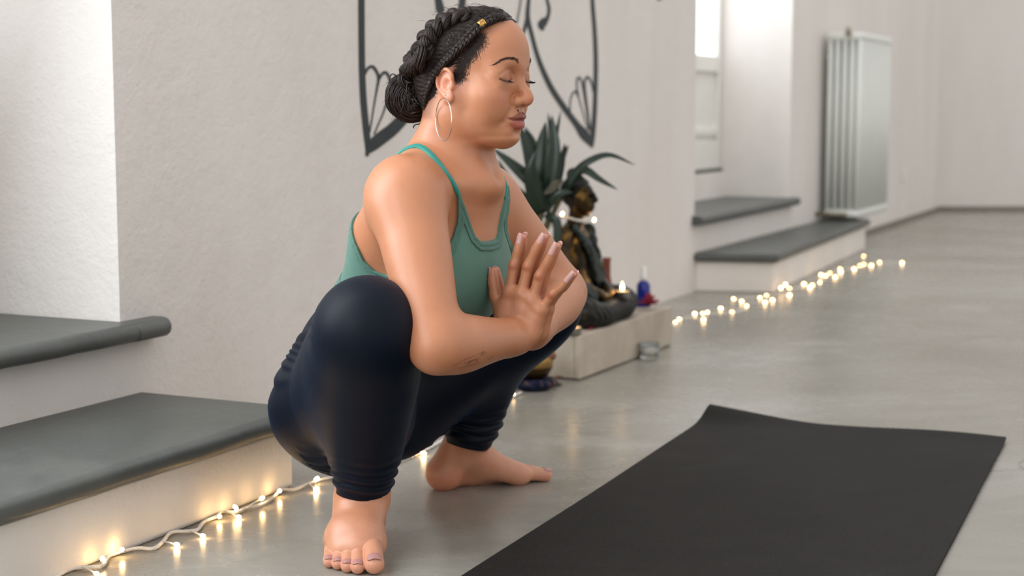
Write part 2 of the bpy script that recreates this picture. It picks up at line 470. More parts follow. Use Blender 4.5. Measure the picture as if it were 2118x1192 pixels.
fan([(1222, 275, 2.5), (1216, 225, 2.5), (1210, 180, 4), (1211, 164, 5), (1217, 160, 5), (1224, 172, 4), (1227, 190, 3)])
fan([(1217, 270, 2.5), (1205, 230, 2.5), (1196, 195, 3), (1193, 170, 3.5), (1197, 160, 4.5), (1203, 168, 4), (1208, 195, 3), (1219, 268, 2.5)])
fan([(1179, 240, 3), (1180, 208, 3), (1186, 192, 4), (1193, 190, 5), (1196, 200, 4)])
fan([(754, 156, 4), (761, 142, 6), (771, 138, 6.5), (780, 150, 6.5), (783, 165, 6), (777, 200, 4), (765, 274, 3)])
fan([(783, 166, 5), (790, 154, 6), (798, 150, 6.5), (805, 160, 6), (806, 176, 5), (797, 222, 4), (774, 278, 3)])
stroke([(1357, -14, 3), (1364, -2, 7), (1369, -14, 3)], P, 0.0015, 10)

# ---------------------------------------------------------------- yoga mat
t = NT('mat_rubber')
v = t.coord('Object')
wv = t.n('TexWave', wave_type='BANDS', bands_direction='X'); wv.inputs['Scale'].default_value = 70; wv.inputs['Distortion'].default_value = 0.0
t.l(v, wv.inputs['Vector'])
n1 = t.noise(5, 6, 0.65, v, 0.8); n2 = t.noise(60, 4, 0.6, v)
col = t.ramp(n1, [(0.35, srgb(26, 23, 21)), (0.6, srgb(32, 29, 27)), (0.8, srgb(44, 42, 40))])
col = t.mix(t.ramp(n2, [(0.7, (0, 0, 0, 1)), (0.8, (0.2, 0.2, 0.2, 1))]), col, srgb(120, 116, 110))
t.set(color=col, rough=0.66, spec=0.16, normal=t.bump(wv.outputs['Fac'], 0.55, 0.0016)); M_MAT = t.m
FR = at_z(2081, 914); FL = at_z(1444, 882)
MD = Vector((math.sin(R(22.9)), math.cos(R(22.9)), 0)); MW = Vector((-MD.y, MD.x, 0))
wid = (FL - FR).dot(MW)
bm = bmesh.new()
NU, NV = 40, 90
top = []; bot = []
for j in range(NV + 1):
    d = (j / NV) ** 2.0 * 1.78                      # distance from the far end
    rt = []; rb = []
    for i in range(NU + 1):
        u = i / NU
        lift = 0.022 * max(0.0, (u - 0.62) / 0.38) ** 1.5 * math.exp(-(d / 0.075) ** 2) + 0.005 * math.exp(-(d / 0.05) ** 2) * (0.6 + 0.4 * math.sin(u * 9))
        lift += 0.0012 * (1 + math.sin(u * 7 + d * 5))
        p = FR + MW * (u * wid) - MD * d
        rt.append(bm.verts.new((p.x, p.y, lift + 0.0062))); rb.append(bm.verts.new((p.x, p.y, lift + 0.0007)))
    top.append(rt); bot.append(rb)
for j in range(NV):
    for i in range(NU):
        bm.faces.new((top[j][i], top[j][i + 1], top[j + 1][i + 1], top[j + 1][i]))
        bm.faces.new((bot[j][i], bot[j + 1][i], bot[j + 1][i + 1], bot[j][i + 1]))
for j in range(NV):
    bm.faces.new((top[j][0], top[j + 1][0], bot[j + 1][0], bot[j][0])); bm.faces.new((top[j][NU], bot[j][NU], bot[j + 1][NU], top[j + 1][NU]))
for i in range(NU):
    bm.faces.new((top[0][i], bot[0][i], bot[0][i + 1], top[0][i + 1])); bm.faces.new((top[NV][i], top[NV][i + 1], bot[NV][i + 1], bot[NV][i]))
# object axes follow the mat so its ribs run along its length
rot = Matrix.Rotation(R(-22.9), 4, 'Z')
bmesh.ops.transform(bm, matrix=(Matrix.Translation(FR) @ rot).inverted(), verts=bm.verts)
mo = flat_angle(obj('yoga_mat', bm, M_MAT), 50); mo.location = FR; mo.rotation_euler = (0, 0, R(-22.9))
tag(mo, 'dark charcoal ribbed yoga mat with one corner curling up off the floor', 'yoga mat')
# ---------------------------------------------------------------- smooth solid modelling: blended round forms, meshed on a grid
NP = lambda v: np.array(list(v), np.float32)
class Prim:
    def __init__(self, f, lo, hi, k=0.01, op='add'):
        self.f, self.lo, self.hi, self.k, self.op = f, NP(lo), NP(hi), k, op
        self.kmax = 0.0 if callable(k) else k
def smin(a, b, k):
    if not callable(k) and not hasattr(k, 'shape'):
        if k <= 0: return np.minimum(a, b)
    h = np.maximum(k - np.abs(a - b), 0) / k
    return np.minimum(a, b) - h * h * k * 0.25
def smax(a, b, k): return -smin(-a, -b, k)
def ell(c, r, rot=None, k=0.01, op='add'):
    c = NP(c); r = NP(r); m = float(max(r))
    M = None if rot is None else np.array([list(x) for x in rot], np.float32)     # rows: axes
    def f(P):
        q = P - c
        if M is not None: q = q @ M.T
        qr = q / r
        k0 = np.sqrt((qr * qr).sum(-1)); qq = qr / r
        k1 = np.sqrt((qq * qq).sum(-1))
        return k0 * (k0 - 1) / np.maximum(k1, 1e-9)
    if M is None: ext = r
    else: ext = np.sqrt(((M * r[:, None]) ** 2).sum(0))
    return Prim(f, c - ext, c + ext, k, op)
def chain(pts, rad, n=None, k=0.01, op='add', flat=None, smooth=True, soft=0.0):
    """Tapered round tube through pts; flat = (axis, factor) squashes the section along an axis."""
    pts = [tuple(p) for p in pts]
    if not hasattr(rad, '__len__'): rad = [rad] * len(pts)
    if smooth and len(pts) > 2:
        n = n or (len(pts) - 1) * 4 + 1
        c = np.array(catmull([p + (r,) for p, r in zip(pts, rad)], n), np.float32)
    else:
        c = np.array([p + (r,) for p, r in zip(pts, rad)], np.float32)
    A, Rr = c[:, :3], c[:, 3]
    if flat is not None: U = NP(Vector(flat[0]).normalized()); S = np.float32(flat[1])
    def f(P):
        d = None
        for i in range(len(A) - 1):
            ab = A[i + 1] - A[i]; L = float(ab @ ab) + 1e-12
            q = P - A[i]
            t = np.clip((q @ ab) / L, 0, 1)
            w = q - t[..., None] * ab
            l2 = (w * w).sum(-1)
            if flat is not None:
                wu = w @ U; l2 = np.maximum(l2 - wu * wu, 0) + (wu / S) ** 2
                e = (np.sqrt(l2) - (Rr[i] + (Rr[i + 1] - Rr[i]) * t)) * (S if S < 1 else 1)
            else:
                e = np.sqrt(l2) - (Rr[i] + (Rr[i + 1] - Rr[i]) * t)
            d = e if d is None else (smin(d, e, soft) if soft else np.minimum(d, e))
        return d
    m = Rr.max() * (max(1, flat[1]) if flat is not None else 1)
    return Prim(f, A.min(0) - m, A.max(0) + m, k, op)

class Group:
    """Prims blended in order; the group then joins the whole with blend width k (a number, or a function of position with kmax)."""
    def __init__(self, prims, k=0.003, kmax=None, offset=0.0, warp=None):
        self.p, self.k, self.offset, self.warp = prims, k, offset, warp
        self.kmax = kmax if kmax is not None else (0.02 if callable(k) else k)
        self.lo = np.min([p.lo for p in prims if p.op == 'add'], 0); self.hi = np.max([p.hi for p in prims if p.op == 'add'], 0)
        self.pk = max([0.04 if callable(p.k) else p.k for p in prims])
    def ev(self, P, lo, hi, pad):
        d = None; grid = P.ndim == 4
        for p in self.p:
            kk = 0.04 if callable(p.k) else p.k
            if np.any(p.lo - kk - pad > hi) or np.any(p.hi + kk + pad < lo): continue
            sl = None
            if grid:
                h = (hi - lo) / (P.shape[0] - 1); m = kk + 0.006 + self.kmax * 0.5 + abs(self.offset)
                i0 = np.clip(np.floor((p.lo - m - lo) / h).astype(int), 0, P.shape[0]); i1 = np.clip(np.ceil((p.hi + m - lo) / h).astype(int) + 1, 0, P.shape[0])
                if np.any(i1 <= i0): continue
                if np.prod(i1 - i0) < 0.8 * P.shape[0] ** 3: sl = tuple(slice(x, y) for x, y in zip(i0, i1))
            if p.op != 'add' and d is None: continue
            if sl is None:
                e = p.f(P); k = p.k(P) if callable(p.k) else p.k
                if p.op == 'add': d = e if d is None else smin(d, e, k)
                else: d = smax(d, -e, k)
            else:
                Ps = P[sl]; e = p.f(Ps); k = p.k(Ps) if callable(p.k) else p.k
                if d is None: d = np.full(P.shape[:-1], 0.2, np.float32)
                d[sl] = smin(d[sl], e, k) if p.op == 'add' else smax(d[sl], -e, k)
        if d is None: return None
        if self.warp is not None: d = d + self.warp(P, d)
        return d - self.offset
class Field:
    def __init__(self, groups, cut=None):
        self.g = groups; self.cut = cut
        self.lo = np.min([g.lo for g in groups], 0) - 0.02; self.hi = np.max([g.hi for g in groups], 0) + 0.02
    def boxes(self): return [(p.lo - 0.012, p.hi + 0.012) for g in self.g for p in g.p if p.op == 'add']
    def __call__(self, P, lo=None, hi=None, pad=0.03):
        if lo is None: lo, hi = P.reshape(-1, 3).min(0), P.reshape(-1, 3).max(0)
        d = None
        for g in self.g:
            kk = g.kmax + g.pk + pad + abs(g.offset)
            if np.any(g.lo - kk > hi) or np.any(g.hi + kk < lo): continue
            e = g.ev(P, lo, hi, pad + g.kmax)
            if e is None: continue
            k = g.k(P) if callable(g.k) else g.k
            d = e if d is None else smin(d, e, k)
        if d is None: d = np.full(P.shape[:-1], 0.2, np.float32)
        if self.cut is not None: d = self.cut(P, d)
        return d

def polygonize(field, h, lo=None, hi=None, T=28):
    """Surface nets over tiles; returns verts (n,3), quads (m,4)."""
    lo = NP(field.lo if lo is None else lo); hi = NP(field.hi if hi is None else hi)
    N = np.ceil((hi - lo) / h).astype(int) + 2
    NT_ = np.ceil(N / T).astype(int)
    GY, GZ = int(NT_[1] * T + 2), int(NT_[2] * T + 2)
    gid = lambda i, j, k: ((i + 1).astype(np.int64) * GY + (j + 1)) * GZ + (k + 1)
    corners = [(a, b, c) for a in (0, 1) for b in (0, 1) for c in (0, 1)]
    edges = [(p, q) for p in range(8) for q in range(p + 1, 8) if sum(abs(x - y) for x, y in zip(corners[p], corners[q])) == 1]
    co = np.array(corners, np.float32)
    boxes = field.boxes()
    def tile(t):
        o = np.array(t) * T
        plo = lo + o * h; phi = plo + T * h
        if not any(np.all(b_lo < phi) and np.all(b_hi > plo) for b_lo, b_hi in boxes): return None
        ax = [(plo[a] + np.arange(T + 1, dtype=np.float32) * h) for a in range(3)]
        Pt = np.stack(np.meshgrid(*ax, indexing='ij'), -1)
        d = field(Pt, plo, phi, 0.012).astype(np.float32)
        ins = d < 0
        cnt = np.zeros((T, T, T), np.int8)
        for a, b, c in corners: cnt += ins[a:T + a, b:T + b, c:T + c]
        act = np.argwhere((cnt > 0) & (cnt < 8))
        if len(act) == 0: return None
        cv = np.stack([d[act[:, 0] + a, act[:, 1] + b, act[:, 2] + c] for a, b, c in corners], 1)
        acc = np.zeros((len(act), 3), np.float32); w = np.zeros(len(act), np.float32)
        for p, q in edges:
            m = (cv[:, p] < 0) != (cv[:, q] < 0)
            tt = np.where(m, cv[:, p] / np.where(m, cv[:, p] - cv[:, q], 1), 0)
            acc += (co[p] + (co[q] - co[p]) * tt[:, None]) * m[:, None]; w += m
        V = plo + (act + acc / w[:, None]) * h
        A = act + o
        ids = gid(A[:, 0], A[:, 1], A[:, 2])
        Q = []
        for axis in range(3):
            s0 = [slice(0, T)] * 3; s1 = [slice(0, T)] * 3; s1[axis] = slice(1, T + 1)
            a, b = ins[tuple(s0)], ins[tuple(s1)]
            for flip, mk in ((False, a & ~b), (True, ~a & b)):
                e = np.argwhere(mk) + o
                if len(e) == 0: continue
                u, v = (axis + 1) % 3, (axis + 2) % 3
                def cell(du, dv):
                    c = e.copy(); c[:, u] -= du; c[:, v] -= dv; return gid(c[:, 0], c[:, 1], c[:, 2])
                q = np.stack([cell(0, 0), cell(1, 0), cell(1, 1), cell(0, 1)], 1)
                if flip: q = q[:, ::-1]
                Q.append(q)
        return V, ids, (np.concatenate(Q) if Q else np.zeros((0, 4), np.int64))
    tl = [(i, j, k) for i in range(NT_[0]) for j in range(NT_[1]) for k in range(NT_[2])]
    with ThreadPoolExecutor(4) as ex: res = [r for r in ex.map(tile, tl) if r is not None]
    V = np.concatenate([r[0] for r in res]); ids = np.concatenate([r[1] for r in res]); Q = np.concatenate([r[2] for r in res])
    order = np.argsort(ids); sid = ids[order]
    pos = np.clip(np.searchsorted(sid, Q), 0, len(sid) - 1)
    ok = (sid[pos] == Q).all(1)
    return V, fill_holes(order[pos[ok]], len(V))
def fill_holes(Q, n):
    """Close small gaps (a quad or a few) left between tiles."""
    a = Q.ravel(); b = np.roll(Q, -1, 1).ravel()
    key = a.astype(np.int64) * n + b; rev = b.astype(np.int64) * n + a
    m = ~np.isin(rev, key)
    nxt = {}
    for x, y in zip(b[m].tolist(), a[m].tolist()): nxt.setdefault(x, []).append(y)
    add = []
    while nxt:
        s0 = next(iter(nxt)); loop = [s0]; cur = s0
        while cur in nxt:
            t = nxt[cur].pop()
            if not nxt[cur]: del nxt[cur]
            if t == s0: break
            loop.append(t); cur = t
            if len(loop) > 40: break
        k = len(loop)
        if 4 <= k <= 24:
            i, j = 0, k - 1
            while j - i >= 3:
                add.append((loop[i], loop[i + 1], loop[j - 1], loop[j])); i += 1; j -= 1
    return np.concatenate([Q, np.array(add, Q.dtype)]) if add else Q
def keep_largest(V, Q):
    """Drop stray islands."""
    n = len(V); lab = np.arange(n)
    while True:
        m = lab[Q].min(1); new = lab.copy()
        for c in range(4): np.minimum.at(new, Q[:, c], m)
        new = new[new]
        if (new == lab).all(): break
        lab = new
    u, c = np.unique(lab[Q[:, 0]], return_counts=True)
    keep = lab == u[c.argmax()]
    idx = np.cumsum(keep) - 1
    return V[keep], idx[Q[keep[Q[:, 0]]]]
def relax(V, Q, it=1, w=0.5):
    for _ in range(it):
        acc = np.zeros_like(V); cnt = np.zeros(len(V), np.float32)
        for a, b in ((0, 1), (1, 2), (2, 3), (3, 0)):
            np.add.at(acc, Q[:, a], V[Q[:, b]]); np.add.at(cnt, Q[:, a], 1)
            np.add.at(acc, Q[:, b], V[Q[:, a]]); np.add.at(cnt, Q[:, b], 1)
        V = V + w * (acc / np.maximum(cnt, 1)[:, None] - V)
    return V
def project(field, V, it=2, h=0.0006, chunk=40000, maxstep=0.0015):
    """Pull vertices onto the zero level of the field."""
    out = V.copy()
    order = np.lexsort((V[:, 2] // 0.05, V[:, 1] // 0.05, V[:, 0] // 0.05))
    def run(ix):
        P = out[ix]
        for _ in range(it):
            lo, hi = P.min(0), P.max(0)
            d = field(P, lo, hi)
            g = np.stack([field(P + np.eye(3, dtype=np.float32)[a] * h, lo, hi) - d for a in range(3)], 1) / h
            gl = (g * g).sum(1) + 1e-6
            st = g * (d / gl)[:, None]
            l = np.linalg.norm(st, axis=1, keepdims=True)
            P = P - st * np.minimum(1, maxstep / np.maximum(l, 1e-9))
        out[ix] = P
    with ThreadPoolExecutor(4) as ex: list(ex.map(run, [order[i:i + chunk] for i in range(0, len(order), chunk)]))
    return out
def np_mesh(name, V, Q):
    me = bpy.data.meshes.new(name)
    me.vertices.add(len(V)); me.vertices.foreach_set('co', np.ascontiguousarray(V, np.float32).ravel())
    k = Q.shape[1]
    me.loops.add(len(Q) * k); me.loops.foreach_set('vertex_index', np.ascontiguousarray(Q, np.int32).ravel())
    me.polygons.add(len(Q)); me.polygons.foreach_set('loop_start', np.arange(0, len(Q) * k, k, dtype=np.int32))
    me.update(calc_edges=True); me.validate()
    return me
def set_tint(me, C):
    a = me.color_attributes.new('tint', 'FLOAT_COLOR', 'POINT')
    a.data.foreach_set('color', np.ascontiguousarray(np.concatenate([C, np.ones((len(C), 1))], 1), np.float32).ravel())
def hit(field, px, py, d0=1.9, d1=3.4):
    """First surface point along a photo ray."""
    d = ray(px, py); t = np.linspace(d0, d1, 900, dtype=np.float32)
    P = NP(CAMP) + t[:, None] * NP(d)
    v = field(P); i = np.argmax(v < 0)
    if v[i] >= 0: return None
    a, b = t[i - 1], t[i]
    for _ in range(18):
        m = (a + b) / 2
        if field(NP(CAMP + d * float(m))[None])[0] < 0: b = m
        else: a = m
    return CAMP + d * float(b)
# ---------------------------------------------------------------- plinth against the wall, and what stands on it
PC = V2(0.178, 4.048)                                   # front corner nearest the camera
PD = (V2(0.480, 4.667) - PC).normalized(); PN = Vector((PD.y, -PD.x, 0))
PLEN, PDEP, PH = 0.69, 0.36, 0.118
pp = lambda s, e, z=0.0: PC + PD * s + PN * e + Z_ * z
Z_ = Vector((0, 0, 1))
t = NT('painted_boards'); v = t.coord('Object'); vs = t.coord('Object', (1, 1, 6))
a = t.noise(5, 6, 0.65, v, 0.5); b = t.noise(38, 5, 0.7, vs)
col = t.ramp(a, [(0.3, srgb(166, 153, 136)), (0.55, srgb(188, 176, 160)), (0.8, srgb(198, 188, 174))])
col = t.mix(t.ramp(b, [(0.62, (0, 0, 0, 1)), (0.78, (0.6, 0.6, 0.6, 1))]), col, srgb(128, 116, 100))
t.set(color=col, rough=0.6, normal=t.bump(b, 0.3, 0.003)); M_BOARD = t.m
pl = empty('plinth', pp(PLEN / 2, -PDEP / 2)); tag(pl, 'low long plinth of worn white painted boards against the wall, holding the seated statue', 'plinth')
def pbox(name, s0, s1, e0, e1, z0, z1, mat, parent, bev=0.003):
    bm = bmesh.new(); add_poly_prism(bm, [pp(s0, e0), pp(s1, e0), pp(s1, e1), pp(s0, e1)], z0, z1)
    o = obj(name, bm, mat, parent, smooth=False)
    if bev: bevel_mod(o, bev, 3)
    return o
pbox('front_board', 0.0, PLEN - 0.075, -0.018, 0.0, 0.004, PH, M_BOARD, pl)
pbox('front_board', PLEN - 0.072, PLEN, -0.018, -0.002, 0.004, PH, M_BOARD, pl)
pbox('end_board', 0.0, 0.018, -PDEP, -0.0185, 0.004, PH - 0.001, M_BOARD, pl)
pbox('end_board', PLEN - 0.018, PLEN, -PDEP, -0.0185, 0.004, PH - 0.001, M_BOARD, pl)
pbox('top_board', 0.0185, PLEN - 0.0185, -PDEP, -0.0185, PH - 0.02, PH - 0.0006, M_BOARD, pl)
pbox('base_strip', 0.004, PLEN - 0.004, -PDEP, -0.006, 0.0, 0.006, plain('dark_gap', srgb(88, 78, 66), 0.7), pl, 0)

# seated statue, facing out from the wall
t = NT('aged_bronze'); v = t.coord('Object')
a = t.noise(16, 5, 0.6, v, 0.6); b = t.noise(60, 4, 0.6, v)
t.set(color=t.ramp(a, [(0.40, srgb(30, 28, 24)), (0.53, srgb(74, 56, 32)), (0.68, srgb(190, 140, 66))]), metal=0.85, rough=t.ramp(b, [(0.3, (0.22,) * 3 + (1,)), (0.7, (0.4,) * 3 + (1,))]), normal=t.bump(b, 0.2, 0.002)); M_BRONZE = t.m
M_DARKB = plain('black_bronze', srgb(30, 28, 25), 0.42, 0.6, var=0.35, scale=50, bump=0.001)
BF = Vector((math.cos(R(-22)), math.sin(R(-22)), 0)); BL = Vector((-BF.y, BF.x, 0)); B0 = Vector((0.168, 4.362, PH - 0.0006))
B3 = lambda f, l, u: B0 + BF * f + BL * l + Z_ * u
BR = (BF, BL, Z_)
statue = empty('buddha_statue', B0); tag(statue, 'seated dark bronze and gold buddha statue on the white plinth', 'statue')
bod = [ell(B3(-0.005, 0, 0.175), (0.050, 0.066, 0.085), BR, 0.03), ell(B3(0.002, 0, 0.232), (0.040, 0.074, 0.040), BR, 0.03), ell(B3(0, 0, 0.085), (0.062, 0.078, 0.050), BR, 0.03),
       chain([B3(0.004, 0, 0.25), B3(0.012, 0, 0.30)], [0.024, 0.021], k=0.012)]
for s in (1, -1):
    bod += [chain([B3(0.0, s * 0.072, 0.245), B3(0.004, s * 0.096, 0.175), B3(0.045, s * 0.088, 0.110)], [0.026, 0.023, 0.019], k=0.012),
            chain([B3(0.045, s * 0.088, 0.110), B3(0.095, s * 0.040, 0.078), B3(0.100, s * 0.012, 0.070)], [0.019, 0.016, 0.013], k=0.01)]
bod += [ell(B3(0.022, 0, 0.345), (0.041, 0.036, 0.047), BR, 0.008), ell(B3(0.040, 0, 0.318), (0.022, 0.022, 0.020), BR, 0.015),
        chain([B3(0.062, 0, 0.355), B3(0.068, 0, 0.338)], [0.005, 0.0075], k=0.006), ell(B3(0.058, 0, 0.319), (0.006, 0.012, 0.004), BR, 0.004)]
for s in (1, -1):
    bod += [ell(B3(0.058, s * 0.014, 0.348), (0.006, 0.010, 0.004), BR, 0.004, 'sub'), chain([B3(0.016, s * 0.037, 0.350), B3(0.018, s * 0.039, 0.330), B3(0.020, s * 0.034, 0.302)], [0.007, 0.0055, 0.0065], k=0.005)]
V_, Q_ = polygonize(Field([Group(bod)]), 0.0035)
link_mesh('torso', np_mesh('torso', V_, Q_), M_BRONZE, statue)
robe = []
for s in (1, -1):
    robe += [chain([B3(-0.01, s * 0.060, 0.050), B3(0.065, s * (0.130 + 0.02 * (s > 0)), 0.045), B3(0.095, s * (0.145 + 0.025 * (s > 0)), 0.040)], [0.052, 0.044, 0.036], k=0.02),
             chain([B3(0.095, s * (0.145 + 0.025 * (s > 0)), 0.038), B3(0.120, s * 0.080, 0.032), B3(0.112, -s * 0.045, 0.034)], [0.036, 0.032, 0.022], k=0.02)]
robe += [ell(B3(0.02, 0, 0.030), (0.11, 0.14, 0.036), BR, 0.02)]
wave = lambda P, d: 0.0018 * np.sin((P @ NP(BL)) * 260 + np.sin(P[..., 2] * 120) * 2)
cutz = lambda P, d: np.maximum(d, B0.z + 0.0005 - P[..., 2])
V_, Q_ = polygonize(Field([Group(robe, warp=wave)], cutz), 0.0035)
link_mesh('crossed_legs', np_mesh('crossed_legs', V_, Q_), M_DARKB, statue)
sash = [chain([B3(0.030, -0.060, 0.262), B3(0.052, -0.020, 0.215), B3(0.055, 0.030, 0.160), B3(0.062, 0.060, 0.105)], [0.012, 0.015, 0.018, 0.020], k=0.01, flat=(BF, 0.55)),
        chain([B3(0.026, 0.062, 0.250), B3(0.034, 0.070, 0.19), B3(0.05, 0.075, 0.12)], [0.018, 0.022, 0.022], k=0.01, flat=(BL, 0.6)),
        chain([B3(-0.02, -0.075, 0.13), B3(0.04, -0.10, 0.10), B3(0.075, -0.075, 0.078)], [0.026, 0.030, 0.026], k=0.012)]
V_, Q_ = polygonize(Field([Group(sash, warp=wave)]), 0.0035)
link_mesh('robe', np_mesh('robe', V_, Q_), plain('dark_green_robe', srgb(34, 44, 42), 0.45, 0.3, var=0.3, scale=40), statue)
hr = [ell(B3(0.010, 0, 0.360), (0.046, 0.043, 0.045), BR, 0.006), ell(B3(0.004, 0, 0.408), (0.021, 0.021, 0.019), BR, 0.008)]
curl = lambda P, d: 0.0016 * np.sin(P[..., 0] * 520) * np.sin(P[..., 1] * 520) * np.sin(P[..., 2] * 520)
def hcut(P, d):
    f = (P - NP(B0)) @ NP(BF); u = P[..., 2] - B0.z
    return np.maximum(d, (f - 0.036) - (u - 0.372) * 0.6)
V_, Q_ = polygonize(Field([Group(hr, warp=curl)], hcut), 0.003)
link_mesh('hair', np_mesh('hair', V_, Q_), M_DARKB, statue)

# lights: wire and glowing bulbs
M_BULB = NT('warm_bulb').set(color=srgb(255, 214, 150), emit=(1.0, 0.62, 0.26, 1), estr=42.0).m
M_BULBS = NT('warm_bulb_small').set(color=srgb(255, 214, 150), emit=(1.0, 0.62, 0.28, 1), estr=17.0).m
M_WIRE = plain('white_wire', srgb(232, 228, 220), 0.45, var=0.04, scale=100)
M_CLEAR = NT('clear_cap').set(color=(1, 1, 1, 1), rough=0.1, trans=0.9, ior=1.45).m
def bulb_mesh(mat, r=0.0036, l=0.010):
    bm = bmesh.new(); add_lathe(bm, [(0, -l * 0.5), (r * 0.75, -l * 0.45), (r, -l * 0.15), (r * 0.9, l * 0.25), (r * 0.45, l * 0.48), (0, l * 0.52)], 12)
    bmesh.ops.recalc_face_normals(bm, faces=bm.faces[:])
    me = bpy.data.meshes.new('bulb'); bm.to_mesh(me); bm.free(); me.materials.append(mat)
    me.polygons.foreach_set('use_smooth', [True] * len(me.polygons)); return me
def twisted_wire(name, pts, parent, r=0.0017, strands=3, n=None, mat=None):
    L = sum((Vector(b) - Vector(a)).length for a, b in zip(pts[:-1], pts[1:])); n = n or max(24, int(L / 0.004))
    c = [Vector(p) for p in catmull(pts, n)]; bm = bmesh.new()
    for k in range(strands):
        q = []
        for i, p in enumerate(c):
            tn = (c[min(n - 1, i + 1)] - c[max(0, i - 1)]).normalized(); u = tn.cross(Z_); u = u.normalized() if u.length > 1e-6 else Vector((1, 0, 0)); w = tn.cross(u)
            a = i * 0.004 * 300 / 1.0 + k * 2 * math.pi / strands
            q.append(p + (u * math.cos(a) + w * math.sin(a)) * r * (1.05 if strands > 1 else 0))
        add_tube(bm, q, r, 6)
    return obj(name, bm, mat or M_WIRE, parent)
def add_bulb(me, p, d, parent, stem=None):
    o = bpy.data.objects.new('bulb', me); COL.objects.link(o); o.parent = parent
    o.rotation_euler = Vector(d).to_track_quat('Z', 'Y').to_euler()
    o.location = Vector(p) - parent.location
    return o
def stems(name, pairs, parent, r=0.0013):
    for a, b in pairs:
        bm = bmesh.new(); add_tube(bm, [Vector(a), lerp_(Vector(a), Vector(b), 0.5) + Z_ * 0.001, Vector(b)], [r, r, r * 1.5], 6)
        obj(name, bm, M_WIRE, parent)
def lerp_(a, b, t): return a + (b - a) * t
g = lambda x, y, z=0.0045: at_z(x, y, z)
# near string, along the first step and on behind the person to the plinth
near_wire = [(96, 1204), (122, 1190), (145, 1178), (170, 1174), (211, 1171), (226, 1151), (258, 1140), (287, 1134), (317, 1135), (337, 1121), (355, 1102), (393, 1099), (410, 1095), (422, 1080), (448, 1069), (460, 1059), (489, 1060),
             (510, 1051), (539, 1045), (562, 1032), (583, 1014), (609, 1013), (639, 1001), (662, 993), (685, 988), (692, 981), (740, 968), (800, 962), (870, 936), (940, 896), (1000, 858), (1058, 822), (1078, 812)]
near_pts = [g(x, y) for x, y in near_wire]
fl1 = empty('fairy_light_string', near_pts[10].copy()); fl1.location.z = 0
tag(fl1, 'white fairy light string along the foot of the near slate step and bare feet', 'fairy lights', 'fairy light strings')
twisted_wire('wire', near_pts, fl1)
mb = bulb_mesh(M_BULB)
nb = [((170, 1174), (200, 1187), 0.005), ((211, 1171), (212, 1156), 0.013), ((258, 1140), (252, 1137), 0.013), ((337, 1121), (366, 1127), 0.005), ((393, 1099), (420, 1109), 0.005), ((448, 1069), (454, 1069), 0.009),
      ((465, 1058), (494, 1070), 0.005), ((495, 1059), (487, 1050), 0.014), ((510, 1051), (542, 1031), 0.016), ((583, 1014), (578, 1016), 0.012), ((639, 1001), (653, 1014), 0.005), ((650, 996), (655, 991), 0.010),
      ((700, 980), (716, 974), 0.008), ((785, 964), (800, 966), 0.006), ((865, 938), (876, 938), 0.006), ((935, 898), (948, 893), 0.008), ((1050, 826), (1061, 816), 0.008)]
pr = []
for (ax_, ay_), (bx_, by_), z in nb:
    A = g(ax_, ay_, 0.006); B = at_z(bx_, by_, z); d = (B - A).normalized() if (B - A).length > 1e-4 else Vector((1, 0, 0.2))
    add_bulb(mb, B, d, fl1); pr.append((A, B - d * 0.005))
stems('bulb_stem', pr, fl1)
# far string, past the plinth along the far step
FB = [(107, 658), (140, 630), (268, 583), (332, 583), (373, 573), (342, 632), (482, 540), (577, 572), (590, 463), (656, 482), (698, 522), (808, 453), (850, 490), (912, 470), (862, 435), (980, 372), (1018, 343), (1052, 430),
      (1050, 375), (1170, 337), (1220, 366), (1240, 350), (1304, 327), (1312, 262), (1352, 272), (1385, 250), (1430, 280), (1470, 215), (1475, 240), (1587, 214), (1632, 187), (1665, 178), (1665, 108), (1728, 185), (1795, 160), (1982, 163)]
FN = Vector((dd.y, -dd.x, 0))
fp = []
for x, y in FB:
    px, py = 1370 + x * 0.2502, 500 + y * 0.2502
    p = at_z(px, py + 3, 0.006)
    if (p - FQ[0]).dot(FN) < 0.03 and (p - FQ[0]).dot(dd) > -0.02 and (p - FQ[0]).dot(dd) < 2.12:
        p = at_plane(px, py + 3, FQ[0] + FN * 0.03, FN)
    fp.append(p)
fl2 = empty('fairy_light_string', Vector((fp[10].x, fp[10].y, 0)))
tag(fl2, 'fairy light string trailing over the floor past the far steps', 'fairy lights', 'fairy light strings')
mb2 = bulb_mesh(M_BULBS, 0.0036, 0.0105)
order = sorted(range(len(fp)), key=lambda i: fp[i].y)
wp = []
for i in order[::2]:
    p = fp[i]; wp.append(Vector((p.x + 0.004, p.y, 0.004)))
wp = [g(1372, 678)] + wp + [fp[-1]]
for p in wp:
    if (p - FQ[0]).dot(FN) < 0.02 and -0.02 < (p - FQ[0]).dot(dd) < 2.12: p += FN * (0.02 - (p - FQ[0]).dot(FN))
twisted_wire('wire', wp, fl2, 0.0016, 2, 260)
wc = [Vector(p) for p in catmull(wp, 200)]
pr = []
for p in fp:
    q = min(wc, key=lambda w: (w - p).length); d = (p - q); d = d.normalized() if d.length > 1e-4 else Vector((0, 0, 1))
    add_bulb(mb2, p, d, fl2)
    if (p - q).length > 0.008: pr.append((q, p - d * 0.006))
stems('bulb_stem', pr, fl2)
